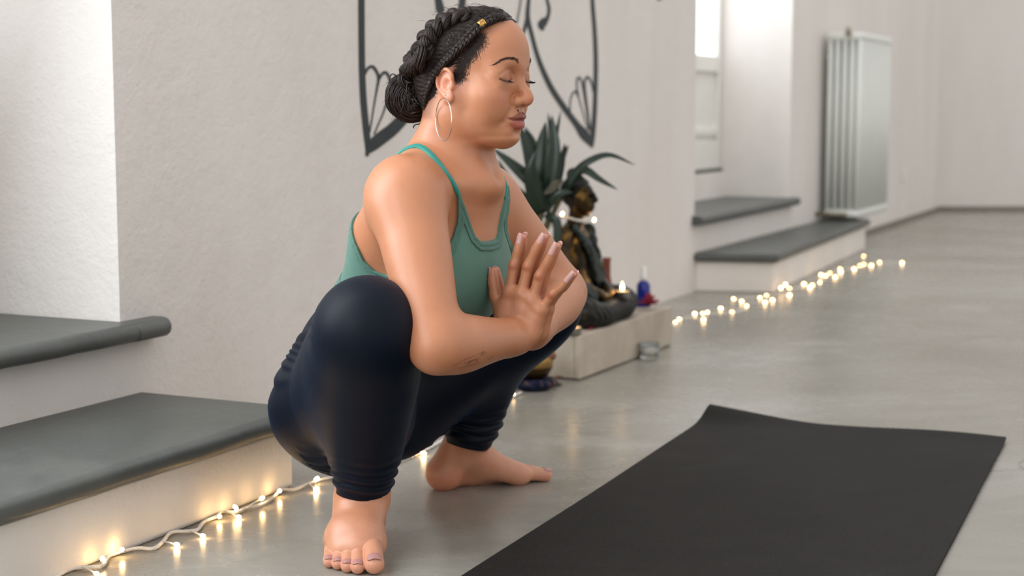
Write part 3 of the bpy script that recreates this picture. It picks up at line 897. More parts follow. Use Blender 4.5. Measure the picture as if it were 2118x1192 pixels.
# short string round the statue's neck
SPX = [(1163, 443), (1164, 476), (1152, 487), (1229, 455)]
fl3 = empty('fairy_light_string', B0.copy()); tag(fl3, 'fairy light string looped around the neck of the bronze statue', 'fairy lights', 'fairy light strings')
ring = [B3(0.010 + 0.040 * math.cos(a), 0.040 * math.sin(a), 0.288 + 0.006 * math.sin(2 * a)) for a in np.linspace(-2.9, 2.6, 16)]
tail = [B3(-0.034, -0.03, 0.28), B3(-0.045, -0.07, 0.262), B3(-0.060, -0.085, 0.235), B3(-0.085, -0.085, 0.20), B3(-0.10, -0.08, 0.13), B3(-0.115, -0.07, 0.02)]
twisted_wire('wire', tail[::-1] + ring, fl3, 0.0022, 2, 160)
for k, (x, y) in enumerate(SPX):
    B = at_y(x, y, B0.y - (0.05 if k < 3 else 0.0)); add_bulb(mb2, B, (0.3, 0, 1), fl3)

# tealights
M_WAX = NT('warm_wax').set(color=srgb(250, 214, 160), rough=0.4, sss=0.3, ssss=0.01, emit=(1.0, 0.5, 0.18, 1), estr=0.55).m
M_FLAME = NT('candle_flame').set(color=(1, .8, .5, 1), emit=(1.0, 0.62, 0.25, 1), estr=28.0).m
M_TIN = plain('tealight_tin', srgb(178, 172, 164), 0.35, 0.9, var=0.05)
def tealight(loc, label):
    e = empty('tealight', loc); tag(e, label, 'candle')
    r, h = 0.021, 0.020
    bm = bmesh.new(); add_lathe(bm, [(0, 0.0003), (r, 0.0003), (r, h), (r + 0.0008, h + 0.0006), (r - 0.0008, h), (r - 0.0012, h - 0.004), (0, h - 0.0042)], 32, loc); obj('tin_cup', bm, M_TIN, e)
    bm = bmesh.new(); add_lathe(bm, [(0, h - 0.0115), (r - 0.0020, h - 0.0115), (r - 0.0020, h - 0.0032), (0.004, h - 0.0040), (0, h - 0.0042)], 28, loc)
    bmesh.ops.translate(bm, verts=bm.verts, vec=(0, 0, 0.0035)); obj('wax', bm, M_WAX, e)
    bm = bmesh.new(); add_tube(bm, [loc + Z_ * (h - 0.003), loc + Z_ * (h + 0.006)], 0.0007, 6); obj('wick', bm, M_STUDP, e)
    bm = bmesh.new(); add_lathe(bm, [(0, h + 0.002), (0.0030, h + 0.004), (0.0046, h + 0.009), (0.0036, h + 0.015), (0.0016, h + 0.021), (0, h + 0.026)], 16, loc); obj('flame', bm, M_FLAME, e)
M_STUDP = plain('charred_wick', srgb(30, 26, 22), 0.8)
tealight(Vector((0.160, 4.066, PH + 0.0005)), 'lit tealight candle at the near corner of the white plinth')
tealight(B3(0.128, 0.058, 0.0615), 'lit tealight candle resting in the lap of the bronze statue')
# small gilt figurine beside the first tealight
gp = pp(0.035, -0.085, PH); fg = empty('figurine', gp); tag(fg, 'tiny gilt figurine beside the tealight at the near corner of the plinth', 'figurine')
gq = lambda x, y, z: gp + Vector((x, y, z))
fig = [ell(gq(0, 0, 0.016), (0.020, 0.017, 0.014), None, 0.006), ell(gq(0, 0, 0.033), (0.012, 0.011, 0.016), None, 0.008), ell(gq(0.001, 0, 0.054), (0.0085, 0.008, 0.010), None, 0.004), chain([gq(-0.014, 0, 0.036), gq(-0.016, -0.008, 0.022), gq(0.0, -0.016, 0.018)], [0.005, 0.004, 0.004]), chain([gq(0.014, 0, 0.036), gq(0.017, -0.008, 0.022), gq(0.0, -0.016, 0.018)], [0.005, 0.004, 0.004])]
V_, Q_ = polygonize(Field([Group(fig)], lambda P, d: np.maximum(d, gp.z + 0.0003 - P[..., 2])), 0.002); link_mesh('figure', np_mesh('figure', V_, Q_), plain('gilt', srgb(150, 112, 50), 0.35, 0.9, var=0.4, scale=120), fg)
# red petal
bm = bmesh.new(); c0 = pp(0.12, -0.022, PH + 0.0008); bmesh.ops.create_uvsphere(bm, u_segments=14, v_segments=8, radius=0.007, matrix=Matrix.Translation(c0 + Z_ * 0.003) @ Matrix.Diagonal((1, 1, 0.45, 1)))
M_PETAL = plain('crimson_petal', srgb(140, 22, 48), 0.6, var=0.3, scale=80)
tag(obj('fallen_petal', bm, M_PETAL), 'small red petal lying on the front edge of the white plinth', 'petal')
# blue bottle with white pump cap
bp = pp(0.655, -0.080, PH - 0.0004); bt_ = empty('spray_bottle', bp); tag(bt_, 'small cobalt blue bottle with a white spray cap at the far end of the plinth', 'bottle')
M_BLUE = NT('cobalt_glass').set(color=srgb(20, 40, 150), rough=0.08, trans=0.35, ior=1.5).m
bm = bmesh.new(); add_lathe(bm, [(0, 0), (0.019, 0), (0.0205, 0.003), (0.0205, 0.062), (0.018, 0.071), (0.010, 0.077), (0.009, 0.083), (0, 0.083)], 32, bp); obj('glass_body', bm, M_BLUE, bt_)
bm = bmesh.new(); add_lathe(bm, [(0.0098, 0.079), (0.0108, 0.080), (0.0108, 0.094), (0.0090, 0.096), (0.0088, 0.116), (0.0070, 0.120), (0, 0.121)], 24, bp); obj('spray_cap', bm, M_WHITE, bt_)
# crimson flower head
fc = pp(0.585, -0.036, PH + 0.020); fw = empty('flower', Vector((fc.x, fc.y, PH))); tag(fw, 'crimson artificial flower head at the far front corner of the white plinth', 'flower')
rf = random.Random(4)
for k in range(34):
    th = rf.uniform(0, 2 * math.pi); el_ = rf.uniform(-0.35, 1.3); d = Vector((math.cos(th) * math.cos(el_), math.sin(th) * math.cos(el_), math.sin(el_)))
    Lp = rf.uniform(0.022, 0.034); s_ = d.cross(Z_); s_ = s_.normalized() if s_.length > 1e-3 else Vector((1, 0, 0)); n_ = s_.cross(d)
    bm = bmesh.new(); rows = []
    for q in range(7):
        v_ = q / 6; w = 0.0085 * math.sin(math.pi * min(1, v_ * 0.8 + 0.15)) + 0.0008; p = fc + d * (Lp * v_) + n_ * (0.010 * v_ * v_) - Z_ * 0.004 * v_
        if p.z < PH + 0.001: p.z = PH + 0.001
        rows.append([bm.verts.new(p + s_ * w * x + n_ * (0.003 * x * x)) for x in (-1, -0.4, 0.4, 1)])
    for a, b in zip(rows[:-1], rows[1:]):
        for i in range(3): bm.faces.new((a[i], a[i + 1], b[i + 1], b[i]))
    o = obj('petal', bm, M_PETAL, fw); md = o.modifiers.new('thick', 'SOLIDIFY'); md.thickness = 0.0006
bm = bmesh.new(); bmesh.ops.create_icosphere(bm, subdivisions=2, radius=0.010, matrix=Matrix.Translation(fc)); obj('flower_center', bm, plain('dark_crimson', srgb(80, 14, 28), 0.7), fw)
# terracotta burner behind the statue
tp_ = pp(0.655, -0.20, PH - 0.0004); bm = bmesh.new()
add_lathe(bm, [(0, 0), (0.020, 0), (0.024, 0.03), (0.018, 0.06), (0.0125, 0.085), (0.012, 0.128), (0.0135, 0.134), (0.0135, 0.142), (0.0085, 0.142), (0.0085, 0.12), (0, 0.12)], 24, tp_)
tag(obj('incense_holder', bm, plain('terracotta', srgb(120, 62, 42), 0.7, var=0.2, scale=40)), 'slim terracotta brown incense holder standing behind the statue', 'incense holder')

# leafy plant in a dark pot behind, between the person and the statue
pb = pp(0.115, -0.255, PH - 0.0004)
plant = empty('potted_plant', pb); tag(plant, 'dark green strap leaved plant on the plinth behind the left arm', 'plant')
bm = bmesh.new(); add_lathe(bm, [(0, 0), (0.050, 0), (0.056, 0.01), (0.066, 0.085), (0.069, 0.09), (0.069, 0.10), (0.062, 0.10), (0.060, 0.088), (0, 0.086)], 36, pb); obj('pot', bm, plain('dark_pot', srgb(52, 44, 36), 0.5, var=0.3, scale=30), plant)
t = NT('leaf_green'); v = t.coord('Object'); a = t.noise(10, 4, 0.6, v); b = t.noise(90, 3, 0.6, t.coord('Object', (1, 1, 0.1)))
col = t.ramp(a, [(0.3, srgb(12, 28, 18)), (0.6, srgb(20, 46, 28)), (0.85, srgb(42, 68, 40))]); t.set(color=col, rough=0.33, spec=0.5, normal=t.bump(b, 0.2, 0.002)); M_LEAF = t.m
M_LEAFB = plain('brown_tip_leaf', srgb(62, 58, 40), 0.45, var=0.3, scale=20)
M_STEM = plain('plant_stem', srgb(92, 84, 52), 0.6, var=0.3, scale=60)
def leaf(pts, w, yaw_face=None, mat=None, cup=0.25, name='leaf'):
    """pts: world centre line; w: full width in metres."""
    n = 18; c = [Vector(p) for p in catmull(pts, n)]; bm = bmesh.new(); rows = []
    for i, p in enumerate(c):
        u = i / (n - 1); ww = 0.5 * w * (math.sin(math.pi * min(1.0, 0.12 + 0.88 * u ** 0.85)) ** 0.75 if u < 0.99 else 0.03)
        tn = (c[min(n - 1, i + 1)] - c[max(0, i - 1)]).normalized(); fv = (CAMP - p) if yaw_face is None else yaw_face
        s = tn.cross(fv); s = s.normalized() if s.length > 1e-5 else Vector((1, 0, 0)); nr = s.cross(tn)
        rows.append([bm.verts.new(p + s * (ww * x) + nr * (cup * ww * abs(x))) for x in (-1, -0.6, -0.25, 0, 0.25, 0.6, 1)])
    for a, b in zip(rows[:-1], rows[1:]):
        for i in range(6): bm.faces.new((a[i], a[i + 1], b[i + 1], b[i]))
    o = obj(name, bm, mat or M_LEAF, plant); md = o.modifiers.new('thick', 'SOLIDIFY'); md.thickness = 0.0008; return o
PY = pb.y
stem_top = at_y(1128, 432, PY)
for k, (x, y, oy) in enumerate(((1126, 428, 0), (1140, 440, -0.02), (1160, 410, 0.01), (1112, 440, 0.015))):
    bm = bmesh.new(); b = pb + Vector((0.012 * math.cos(k * 1.7), 0.012 * math.sin(k * 1.7), 0.085)); tpp = at_y(x, y, PY + oy)
    add_tube(bm, catmull([b, lerp_(b, tpp, 0.5) + Vector((0.006 * math.sin(k), 0, 0)), tpp], 10), [0.007] * 10, 8); obj('stem', bm, M_STEM, plant)
LV = [([(1124, 430, 0), (1112, 392, -.01), (1070, 350, -.02), (1018, 306, -.02)], 30), ([(1120, 430, .0), (1105, 375, .03), (1090, 310, .05), (1071, 252, .06)], 30), ([(1128, 430, 0), (1122, 380, .01), (1122, 310, .02), (1129, 252, .02)], 38),
      ([(1132, 430, -.01), (1138, 370, -.02), (1146, 300, -.02), (1141, 238, -.01)], 31), ([(1130, 430, .02), (1148, 380, .02), (1160, 335, .02), (1169, 296, .02)], 22), ([(1122, 440, -.03), (1108, 400, -.05), (1100, 350, -.06), (1109, 312, -.06)], 36),
      ([(1126, 430, .03), (1136, 360, .05), (1140, 290, .05), (1133, 232, .04)], 16), ([(1130, 420, .03), (1142, 330, .04), (1152, 270, .04), (1160, 228, .03)], 10), ([(1118, 440, .0), (1090, 415, .0), (1060, 385, .01), (1030, 330, .02)], 26),
      ([(1160, 405, -.01), (1190, 357, -.02), (1222, 332, -.03), (1262, 321, -.03), (1314, 342, -.03)], 15), ([(1158, 410, 0), (1185, 365, 0), (1208, 352, 0), (1240, 372, 0), (1278, 393, 0)], 20), ([(1160, 372, -.03), (1152, 378, -.05), (1140, 392, -.06), (1122, 402, -.06)], 20),
      ([(1126, 430, .02), (1115, 360, .06), (1102, 300, .08), (1085, 262, .09)], 26), ([(1150, 415, .02), (1175, 380, .03), (1200, 368, .03), (1215, 392, .03)], 16), ([(1132, 440, -.02), (1140, 420, -.05), (1158, 400, -.06), (1185, 398, -.06)], 20),
      ([(1118, 440, .03), (1085, 430, .03), (1062, 420, .03), (1045, 440, .03)], 24), ([(1128, 445, -.02), (1150, 460, -.04), (1150, 500, -.05), (1140, 540, -.05)], 20), ([(1160, 345, .04), (1168, 318, .04), (1176, 300, .04)], 10)]
for k, (q, w) in enumerate(LV):
    pts = [at_y(x, y, PY + oy) for x, y, oy in q]
    fv = (CAMP - pts[1]).normalized() + Vector((0.5 * math.sin(k * 2.1), 0, 0.35 * math.cos(k * 1.3)))
    leaf(pts, w / 735.0, fv, M_LEAFB if k in (11, 17) else M_LEAF)

# singing bowl on its cushion, with mallet
sb = at_z(1104, 806, 0.0); sb = Vector((sb.x, sb.y, 0))
cu = empty('cushion', sb); tag(cu, 'small round dark blue brocade cushion under the singing bowl', 'cushion')
t = NT('blue_brocade'); v = t.coord('Object', (1, 1, 1)); a = t.noise(70, 2, 0.5, v)
t.set(color=t.ramp(a, [(0.45, srgb(12, 16, 34)), (0.6, srgb(20, 30, 62)), (0.72, srgb(90, 66, 38))]), rough=0.75, spec=0.2)
bm = bmesh.new(); add_lathe(bm, [(0.0, 0.0008), (0.034, 0.0008), (0.046, 0.006), (0.051, 0.016), (0.049, 0.026), (0.040, 0.031), (0.024, 0.027), (0, 0.026)], 40, sb)
obj('cushion_body', bm, t.m, cu)
bo = empty('singing_bowl', sb + Z_ * 0.027); tag(bo, 'hammered brass singing bowl on a blue cushion beside the white plinth', 'bowl')
t = NT('hammered_brass'); v = t.coord('Object'); a = t.noise(40, 3, 0.6, v); vz = t.n('SeparateXYZ'); t.l(v, vz.inputs[0])
bandr = t.ramp(vz.outputs[2], [(0.030, srgb(58, 42, 22)), (0.060, srgb(60, 44, 24)), (0.062, srgb(150, 118, 66)), (0.090, srgb(160, 128, 74))])
t.set(color=t.mix(t.ramp(a, [(0.4, (0, 0, 0, 1)), (0.8, (0.5, 0.5, 0.5, 1))]), bandr, srgb(80, 58, 30)), metal=0.8, rough=0.36, normal=t.bump(a, 0.25, 0.002))
bm = bmesh.new(); z0 = 0.0285
add_lathe(bm, [(0, z0), (0.022, z0), (0.038, z0 + 0.010), (0.0475, z0 + 0.028), (0.0495, z0 + 0.043), (0.0480, z0 + 0.057), (0.0445, z0 + 0.060), (0.0440, z0 + 0.055), (0.0445, z0 + 0.030), (0.030, z0 + 0.010), (0, z0 + 0.006)], 48, sb)
obj('bowl_body', bm, t.m, bo)
ma = sb + Vector((0.006, 0.0, z0 + 0.016)); mbp = at_y(1146, 731, sb.y - 0.012)
M_MALLET = plain('mallet_wood', srgb(110, 62, 40), 0.5, var=0.2, scale=50)
bm = bmesh.new(); dv = (mbp - ma)
add_tube(bm, [ma, ma + dv * 0.05, ma + dv * 0.3, ma + dv * 0.6, ma + dv * 0.9, ma + dv * 0.99, mbp + dv * 0.03], [0.004, 0.009, 0.0095, 0.0105, 0.0115, 0.009, 0.003], 16)
tag(obj('mallet', bm, M_MALLET), 'brown wooden mallet leaning out of the brass singing bowl', 'mallet')
tg = at_z(1158, 792, 0.0); tr = empty('cymbal_pair', tg); tag(tr, 'pair of tiny dark cymbals on a brown strap, on floor between bowl and plinth', 'cymbals')
M_BLK = plain('blackened_metal', srgb(34, 28, 24), 0.5, 0.5, var=0.3)
for q, (x, y, tilt) in enumerate(((1165, 782, 0.35), (1146, 797, 0.1))):
    p = at_z(x, y, 0.0); bm = bmesh.new()
    add_lathe(bm, [(0, 0.012), (0.008, 0.011), (0.012, 0.006), (0.020, 0.003), (0.021, 0.0012), (0.019, 0.0008), (0, 0.0008)], 24)
    bmesh.ops.transform(bm, matrix=Matrix.Translation(p + Z_ * (0.007 * tilt)) @ Matrix.Rotation(tilt, 4, 'Y'), verts=bm.verts); obj('cymbal', bm, M_BLK, tr)
bm = bmesh.new(); add_tube(bm, catmull([at_z(1165, 782, 0.014), at_z(1152, 780, 0.018), at_z(1148, 788, 0.012), at_z(1146, 797, 0.012)], 16), [0.0035] * 16, 8); obj('strap', bm, plain('strap_leather', srgb(96, 58, 34), 0.7), tr)
# small glass votive on the floor in front of the plinth
gv = at_z(1328, 742, 0.0); gv = Vector((gv.x, gv.y, 0)) + PN * 0.022
M_GLS = NT('votive_glass').set(color=(0.93, 0.96, 0.95, 1), rough=0.06, trans=0.92, ior=1.45).m
vt = empty('glass_votive', gv); tag(vt, 'small clear glass votive holder on the floor in front of the plinth', 'candle holder')
bm = bmesh.new(); add_lathe(bm, [(0, 0.001), (0.022, 0.001), (0.026, 0.006), (0.029, 0.030), (0.030, 0.046), (0.0275, 0.046), (0.0265, 0.030), (0.022, 0.009), (0, 0.009)], 36, gv); obj('glass_cup', bm, M_GLS, vt)
bm = bmesh.new(); add_lathe(bm, [(0, 0.0095), (0.0205, 0.0095), (0.0235, 0.022), (0.005, 0.023), (0, 0.024)], 28, gv); obj('wax', bm, plain('grey_wax', srgb(180, 172, 160), 0.5), vt)
gc = at_z(1309, 738, 0.0); gc = Vector((gc.x, gc.y, 0)) + PN * 0.022
bm = bmesh.new(); bmesh.ops.create_icosphere(bm, subdivisions=2, radius=0.022)
rc = random.Random(9)
for q in bm.verts: q.co = Vector((q.co.x * 0.75, q.co.y * 0.7, q.co.z * 1.0)) * (1 + rc.uniform(-0.10, 0.10))
bmesh.ops.translate(bm, verts=bm.verts, vec=gc + Z_ * 0.0235)
for q in bm.verts: q.co.z = max(q.co.z, 0.001)
tag(obj('crystal', bm, NT('smoky_quartz').set(color=srgb(190, 180, 165), rough=0.1, trans=0.6, ior=1.5).m, smooth=False), 'rough smoky crystal on the floor touching the glass votive', 'crystal')
# ---------------------------------------------------------------- the squatting person: joints
Z = Vector((0, 0, 1))
def frame(yaw_deg, lean_deg=0):
    fh = Vector((math.cos(R(yaw_deg)), math.sin(R(yaw_deg)), 0)); l = Vector((-fh.y, fh.x, 0))
    c, s = math.cos(R(lean_deg)), math.sin(R(lean_deg))
    return fh * c - Z * s, l, Z * c + fh * s, fh
TF, TL, TU, TFH = frame(-29, 33)          # torso: forward, left, up, level forward
M = Vector((-0.093, 2.53, 0.575))         # between the shoulders
HF, HL, HU, _ = frame(-27, 0)             # head
HO = Vector((-0.0612, 2.515, 0.7508))       # between the ears at eye level
T3 = lambda f, l, u: M + TF * f + TL * l + TU * u
H3 = lambda f, l, u: HO + HF * f + HL * l + HU * u
TR = (TF, TL, TU); HR = (HF, HL, HU)

SH_R = Vector((-0.163, 2.407, 0.571)); EL_R = Vector((-0.112, 2.283, 0.356)); WR_R = Vector((0.011, 2.452, 0.347))
SH_L = Vector((-0.048, 2.640, 0.550)); EL_L = Vector((0.090, 2.730, 0.384)); WR_L = Vector((0.030, 2.487, 0.346))
HIP_R = Vector((-0.275, 2.600, 0.200)); KN_R = Vector((-0.213, 2.300, 0.380)); AN_R = Vector((-0.240, 2.485, 0.088))
HIP_L = Vector((-0.230, 2.755, 0.182)); KN_L = Vector((0.055, 2.860, 0.355)); AN_L = Vector((-0.083, 2.857, 0.100))

def lerp(a, b, t): return a + (b - a) * t
# ------------------------------------------------ head
def E(c, r, k=0.02, op='add', rot=HR): return ell(H3(*c), r, rot, k, op)
def C(pts, rad, k=0.01, op='add', n=None, flat=None): return chain([H3(*p) for p in pts], rad, n, k, op, flat)
SIDES = (1, -1)
def head_base():
    p = [E((-0.002, 0, 0.030), (0.0865, 0.071, 0.077)),
         E((0.0400, 0, 0.043), (0.0470, 0.053, 0.052), 0.025),
         E((-0.03, 0, 0.0), (0.055, 0.062, 0.065), 0.03),
         E((0.031, 0, -0.024), (0.046, 0.053, 0.064), 0.025)]
    for s in SIDES:
        p += [E((0.0470, s * 0.042, -0.0255), (0.0255, 0.0220, 0.0210), 0.028),                    # cheek bone
              E((0.0400, s * 0.035, -0.050), (0.0290, 0.0205, 0.025), 0.025),                       # soft cheek
              C([(-0.004, s * 0.058, -0.028), (0.000, s * 0.0555, -0.058), (0.022, s * 0.043, -0.079), (0.044, s * 0.024, -0.090), (0.053, s * 0.006, -0.0915)],
                [0.013, 0.014, 0.013, 0.012, 0.011], 0.026),                                       # jaw
              C([(0.0775, s * 0.011, 0.018), (0.0725, s * 0.029, 0.0225), (0.0590, s * 0.046, 0.0165)], [0.0065, 0.007, 0.006], 0.018)]   # brow ridge
    p += [E((0.0600, 0, -0.060), (0.0255, 0.0275, 0.025), 0.018),                                    # muzzle
          E((0.0560, 0, -0.0875), (0.0160, 0.0185, 0.0145), 0.016),                                # chin
          E((0.034, 0, -0.090), (0.036, 0.030, 0.010), 0.02)]                                      # under the chin
    for s in SIDES:
        p += [E((0.0915, s * 0.0300, 0.0015), (0.0180, 0.0180, 0.0130), 0.013, 'sub')]             # eye socket
    p += [C([(0.0790, 0, 0.013), (0.0808, 0, 0.001), (0.0870, 0, -0.0135), (0.0938, 0, -0.0230), (0.0960, 0, -0.0292)],
            [0.0075, 0.0066, 0.0074, 0.0084, 0.0090], 0.011),                                      # bridge to tip
          E((0.0885, 0, -0.036), (0.0125, 0.0105, 0.0075), 0.010)]                                 # underside of the tip
    for s in SIDES:
        p += [E((0.0835, s * 0.0138, -0.0360), (0.0105, 0.0072, 0.0080), 0.0045),                   # wing
              E((0.0630, s * 0.0345, 0.0040), (0.0160, 0.0215, 0.0165), 0.008),                   # closed lid over the eyeball
              E((0.0680, s * 0.0325, -0.0105), (0.0098, 0.0170, 0.0065), 0.010)]                   # under-eye fullness
    p += [C([(0.0645, -0.0295, -0.0614), (0.0782, -0.0155, -0.0622), (0.0850, -0.0055, -0.0595), (0.0855, 0, -0.0604), (0.0850, 0.0055, -0.0595), (0.0782, 0.0155, -0.0622), (0.0645, 0.0295, -0.0614)],
            [0.0020, 0.0044, 0.0054, 0.0052, 0.0054, 0.0044, 0.0020], 0.006, n=25),
          C([(0.0645, -0.0285, -0.0632), (0.0755, -0.0155, -0.0708), (0.0806, -0.0060, -0.0728), (0.0811, 0, -0.0728), (0.0806, 0.0060, -0.0728), (0.0755, 0.0155, -0.0708), (0.0645, 0.0285, -0.0632)],
            [0.0020, 0.0052, 0.0069, 0.0070, 0.0069, 0.0052, 0.0020], 0.004, n=25),
          E((0.0835, 0, -0.0855), (0.0065, 0.017, 0.0030), 0.008, 'sub')]                          # crease over the chin
    return p
HB = head_base()
_F0 = Field([Group(HB, k=0.02)])
def on_face(y, z, x0=0.13, x1=0.0, f=None):
    """Forward position of the face's surface at a given sideways / height place."""
    f = f or _F0
    x = np.linspace(x0, x1, 600, dtype=np.float32)
    P = NP(H3(0, y, z)) + x[:, None] * NP(HF)
    d = f(P); i = int(np.argmax(d < 0))
    if i == 0: return x1
    return float(x[i - 1] + (x[i] - x[i - 1]) * d[i - 1] / (d[i - 1] - d[i]))
def face_line(yz, s=1, dx=0.0): return [(on_face(s * y, z) + dx, s * y, z) for y, z in catmull(yz, 15)]
LASH = [(0.0170, -0.0010), (0.0235, -0.0034), (0.0330, -0.0048), (0.0430, -0.0040), (0.0510, -0.0016)]
CREASE = [(0.0170, 0.0060), (0.0235, 0.0105), (0.0330, 0.0125), (0.0430, 0.0100), (0.0515, 0.0045)]
MOUTH = [(-0.0325, -0.0612), (-0.0180, -0.0650), (-0.0070, -0.0650), (0, -0.0660), (0.0070, -0.0650), (0.0180, -0.0650), (0.0325, -0.0612)]
def head_prims():
    p = list(HB)
    for s in SIDES:
        p += [E((0.0895, s * 0.0068, -0.0435), (0.0058, 0.0032, 0.0040), 0.003, 'sub'),            # nostril
              C(face_line([(0.0150, -0.0265), (0.0200, -0.0310), (0.0215, -0.0380), (0.0200, -0.0440)], s, 0.0002), [0.0008] + [0.0018] * 13 + [0.0008], 0.004, 'sub', 15),
              C(face_line([(0.0265, -0.050), (0.0310, -0.060), (0.0330, -0.069)], s, 0.0008), [0.0006] + [0.0012] * 13 + [0.0006], 0.008, 'sub', 15),   # smile fold
              C(face_line(LASH, s, 0.0002), [0.0007] + [0.0012] * 13 + [0.0007], 0.0022, 'sub', 15),
              C(face_line(CREASE, s, 0.0008), [0.0005] + [0.0009] * 13 + [0.0007], 0.004, 'sub', 15)]
    p += [C(face_line(MOUTH, 1, 0.0003), [0.0010] + [0.0013] * 13 + [0.0010], 0.0028, 'sub', 15),
          C([(on_face(0, -0.046) + 0.0007, 0, -0.046), (on_face(0, -0.0535) + 0.0007, 0, -0.0535)], [0.0016, 0.0020], 0.005, 'sub')]   # philtrum
    return p
def ear_prims(s):
    """One ear in its own plane: a = back..front, b = down..up, tilted out of the head."""
    o = H3(-0.003, s * 0.0700, -0.0105)
    ax_out = (HL * s * 0.90 - HF * 0.30).normalized()
    ax_f = (HF * 0.96 + HL * s * 0.25 + HU * 0.02); ax_f = (ax_f - ax_out * ax_f.dot(ax_out)).normalized()
    ax_u = HU - HF * 0.13; ax_u = (ax_u - ax_out * ax_u.dot(ax_out) - ax_f * ax_u.dot(ax_f)).normalized()
    Q = lambda a, b, c: o + ax_f * a + ax_u * b * 0.80 + ax_out * c
    rot = (ax_f, ax_u, ax_out)
    p = [ell(Q(-0.004, 0.004, 0.0035), (0.0150, 0.0205, 0.0045), rot, 0.004),
         ell(Q(0.001, -0.024, 0.004), (0.0092, 0.0095, 0.0042), rot, 0.006),
         chain([Q(0.009, 0.006, 0.004), Q(0.011, 0.018, 0.007), Q(0.004, 0.0285, 0.0085), (Q(-0.008, 0.029, 0.009)), Q(-0.0175, 0.017, 0.010), Q(-0.0185, 0.001, 0.0095), Q(-0.0125, -0.014, 0.0075), Q(-0.004, -0.0235, 0.005)],
               [0.0024, 0.0030, 0.0032, 0.0033, 0.0033, 0.0031, 0.0029, 0.0030], 33, 0.0018),
         chain([Q(0.002, 0.019, 0.004), Q(-0.007, 0.014, 0.0065), Q(-0.0105, 0.002, 0.0075), Q(-0.0055, -0.010, 0.0070), Q(0.001, -0.0125, 0.006)], [0.0018, 0.0024, 0.0026, 0.0026, 0.0024], 21, 0.002),
         ell(Q(0.0005, 0.000, 0.0090), (0.0060, 0.0085, 0.0062), rot, 0.003, 'sub'),
         ell(Q(-0.0135, 0.010, 0.0105), (0.0022, 0.0125, 0.0040), rot, 0.002, 'sub'),
         ell(Q(0.0085, -0.003, 0.0045), (0.0038, 0.0060, 0.0040), rot, 0.003)]
    return p, Q
EAR_R, QR = ear_prims(-1)
EAR_L, QL = ear_prims(1)
neck = [chain([H3(-0.024, 0, -0.020), H3(-0.021, 0, -0.075), M + TFH * 0.004 + Z * 0.075, M - TFH * 0.004 + Z * 0.012], [0.052, 0.0460, 0.0445, 0.055], k=0.02)]
for s in (1, -1):
    neck += [chain([H3(-0.014, s * 0.050, -0.050), M + TFH * 0.040 + TL * s * 0.028 + Z * 0.055, M + TFH * 0.068 + TL * s * 0.012 + Z * 0.008], [0.010, 0.0095, 0.007], k=0.022)]
# ------------------------------------------------ torso
torso = [ell(T3(0.004, 0, -0.150), (0.090, 0.122, 0.165), TR, 0.03),
         ell(T3(0.030, 0.008, -0.085), (0.074, 0.126, 0.078), TR, 0.05),
         ell(T3(-0.006, 0, -0.330), (0.088, 0.118, 0.130), TR, 0.05),
         chain([lerp(SH_R, M, 0.10), M - TFH * 0.010 + Z * 0.010, lerp(SH_L, M, 0.10)], [0.046, 0.058, 0.046], k=0.04)]
for s, sh in ((-1, SH_R), (1, SH_L)):
    torso += [chain([H3(-0.035, s * 0.030, -0.070), M - TFH * 0.022 + TL * s * 0.045 + Z * 0.052, lerp(M, sh, 0.78) - TFH * 0.014 + Z * 0.018], [0.032, 0.036, 0.032], k=0.035),
              ell(T3(0.085, s * (0.050 if s < 0 else 0.066), -0.138), (0.050, 0.068, 0.068), TR, 0.05),
              chain([sh - TFH * 0.014 - Z * 0.016, lerp(M, sh, 0.70) - TU * 0.090 - TF * 0.028], [0.032, 0.028], k=0.06),                      # chest
              ell(T3(-0.028, s * 0.070, -0.085), (0.036, 0.054, 0.085), TR, 0.05),                     # shoulder blade
              chain([M + TFH * 0.066 + TL * s * 0.014 + Z * 0.008, lerp(M, sh, 0.5) + TFH * 0.050 + Z * 0.012, lerp(M, sh, 0.95) + TFH * 0.020 + Z * 0.026], [0.0060, 0.0055, 0.0065], k=0.022)]  # collar bone
torso += [ell(T3(0.012, 0, 0.000), (0.040, 0.075, 0.055), TR, 0.05)]
torso += [ell(T3(0.094, 0.008, -0.140), (0.042, 0.052, 0.062), TR, 0.045)]
torso += [ell(M + TFH * 0.083 + Z * 0.022, (0.016, 0.013, 0.016), None, 0.014, 'sub')]
# ------------------------------------------------ arms
def fall(c, k0, k1, r):
    c = NP(c)
    def f(P):
        q = P - c
        return (k1 + (k0 - k1) * np.exp(-(q * q).sum(-1) / (r * r))).astype(np.float32)
    return f
def arm(sh, el, wr, out):
    mid = lerp(sh, el, 0.5)
    return [chain([sh - (el - sh) * 0.02, lerp(sh, el, 0.25), mid, lerp(sh, el, 0.8), el], [0.0490, 0.0480, 0.0440, 0.0380, 0.0330], 25, k=0.02, soft=0.012),
            ell(sh + out * 0.002 - Z * 0.008, (0.050, 0.050, 0.055), None, 0.04),
            chain([el, lerp(el, wr, 0.25), lerp(el, wr, 0.6), wr], [0.0330, 0.0395, 0.0300, 0.0222], 25, k=0.022, soft=0.012),
            ell(el - (lerp(sh, wr, 0.5) - el).normalized() * 0.008, (0.025, 0.025, 0.025), None, 0.02)]
arm_r = arm(SH_R, EL_R, WR_R, -TL); arm_l = arm(SH_L, EL_L, WR_L, TL)
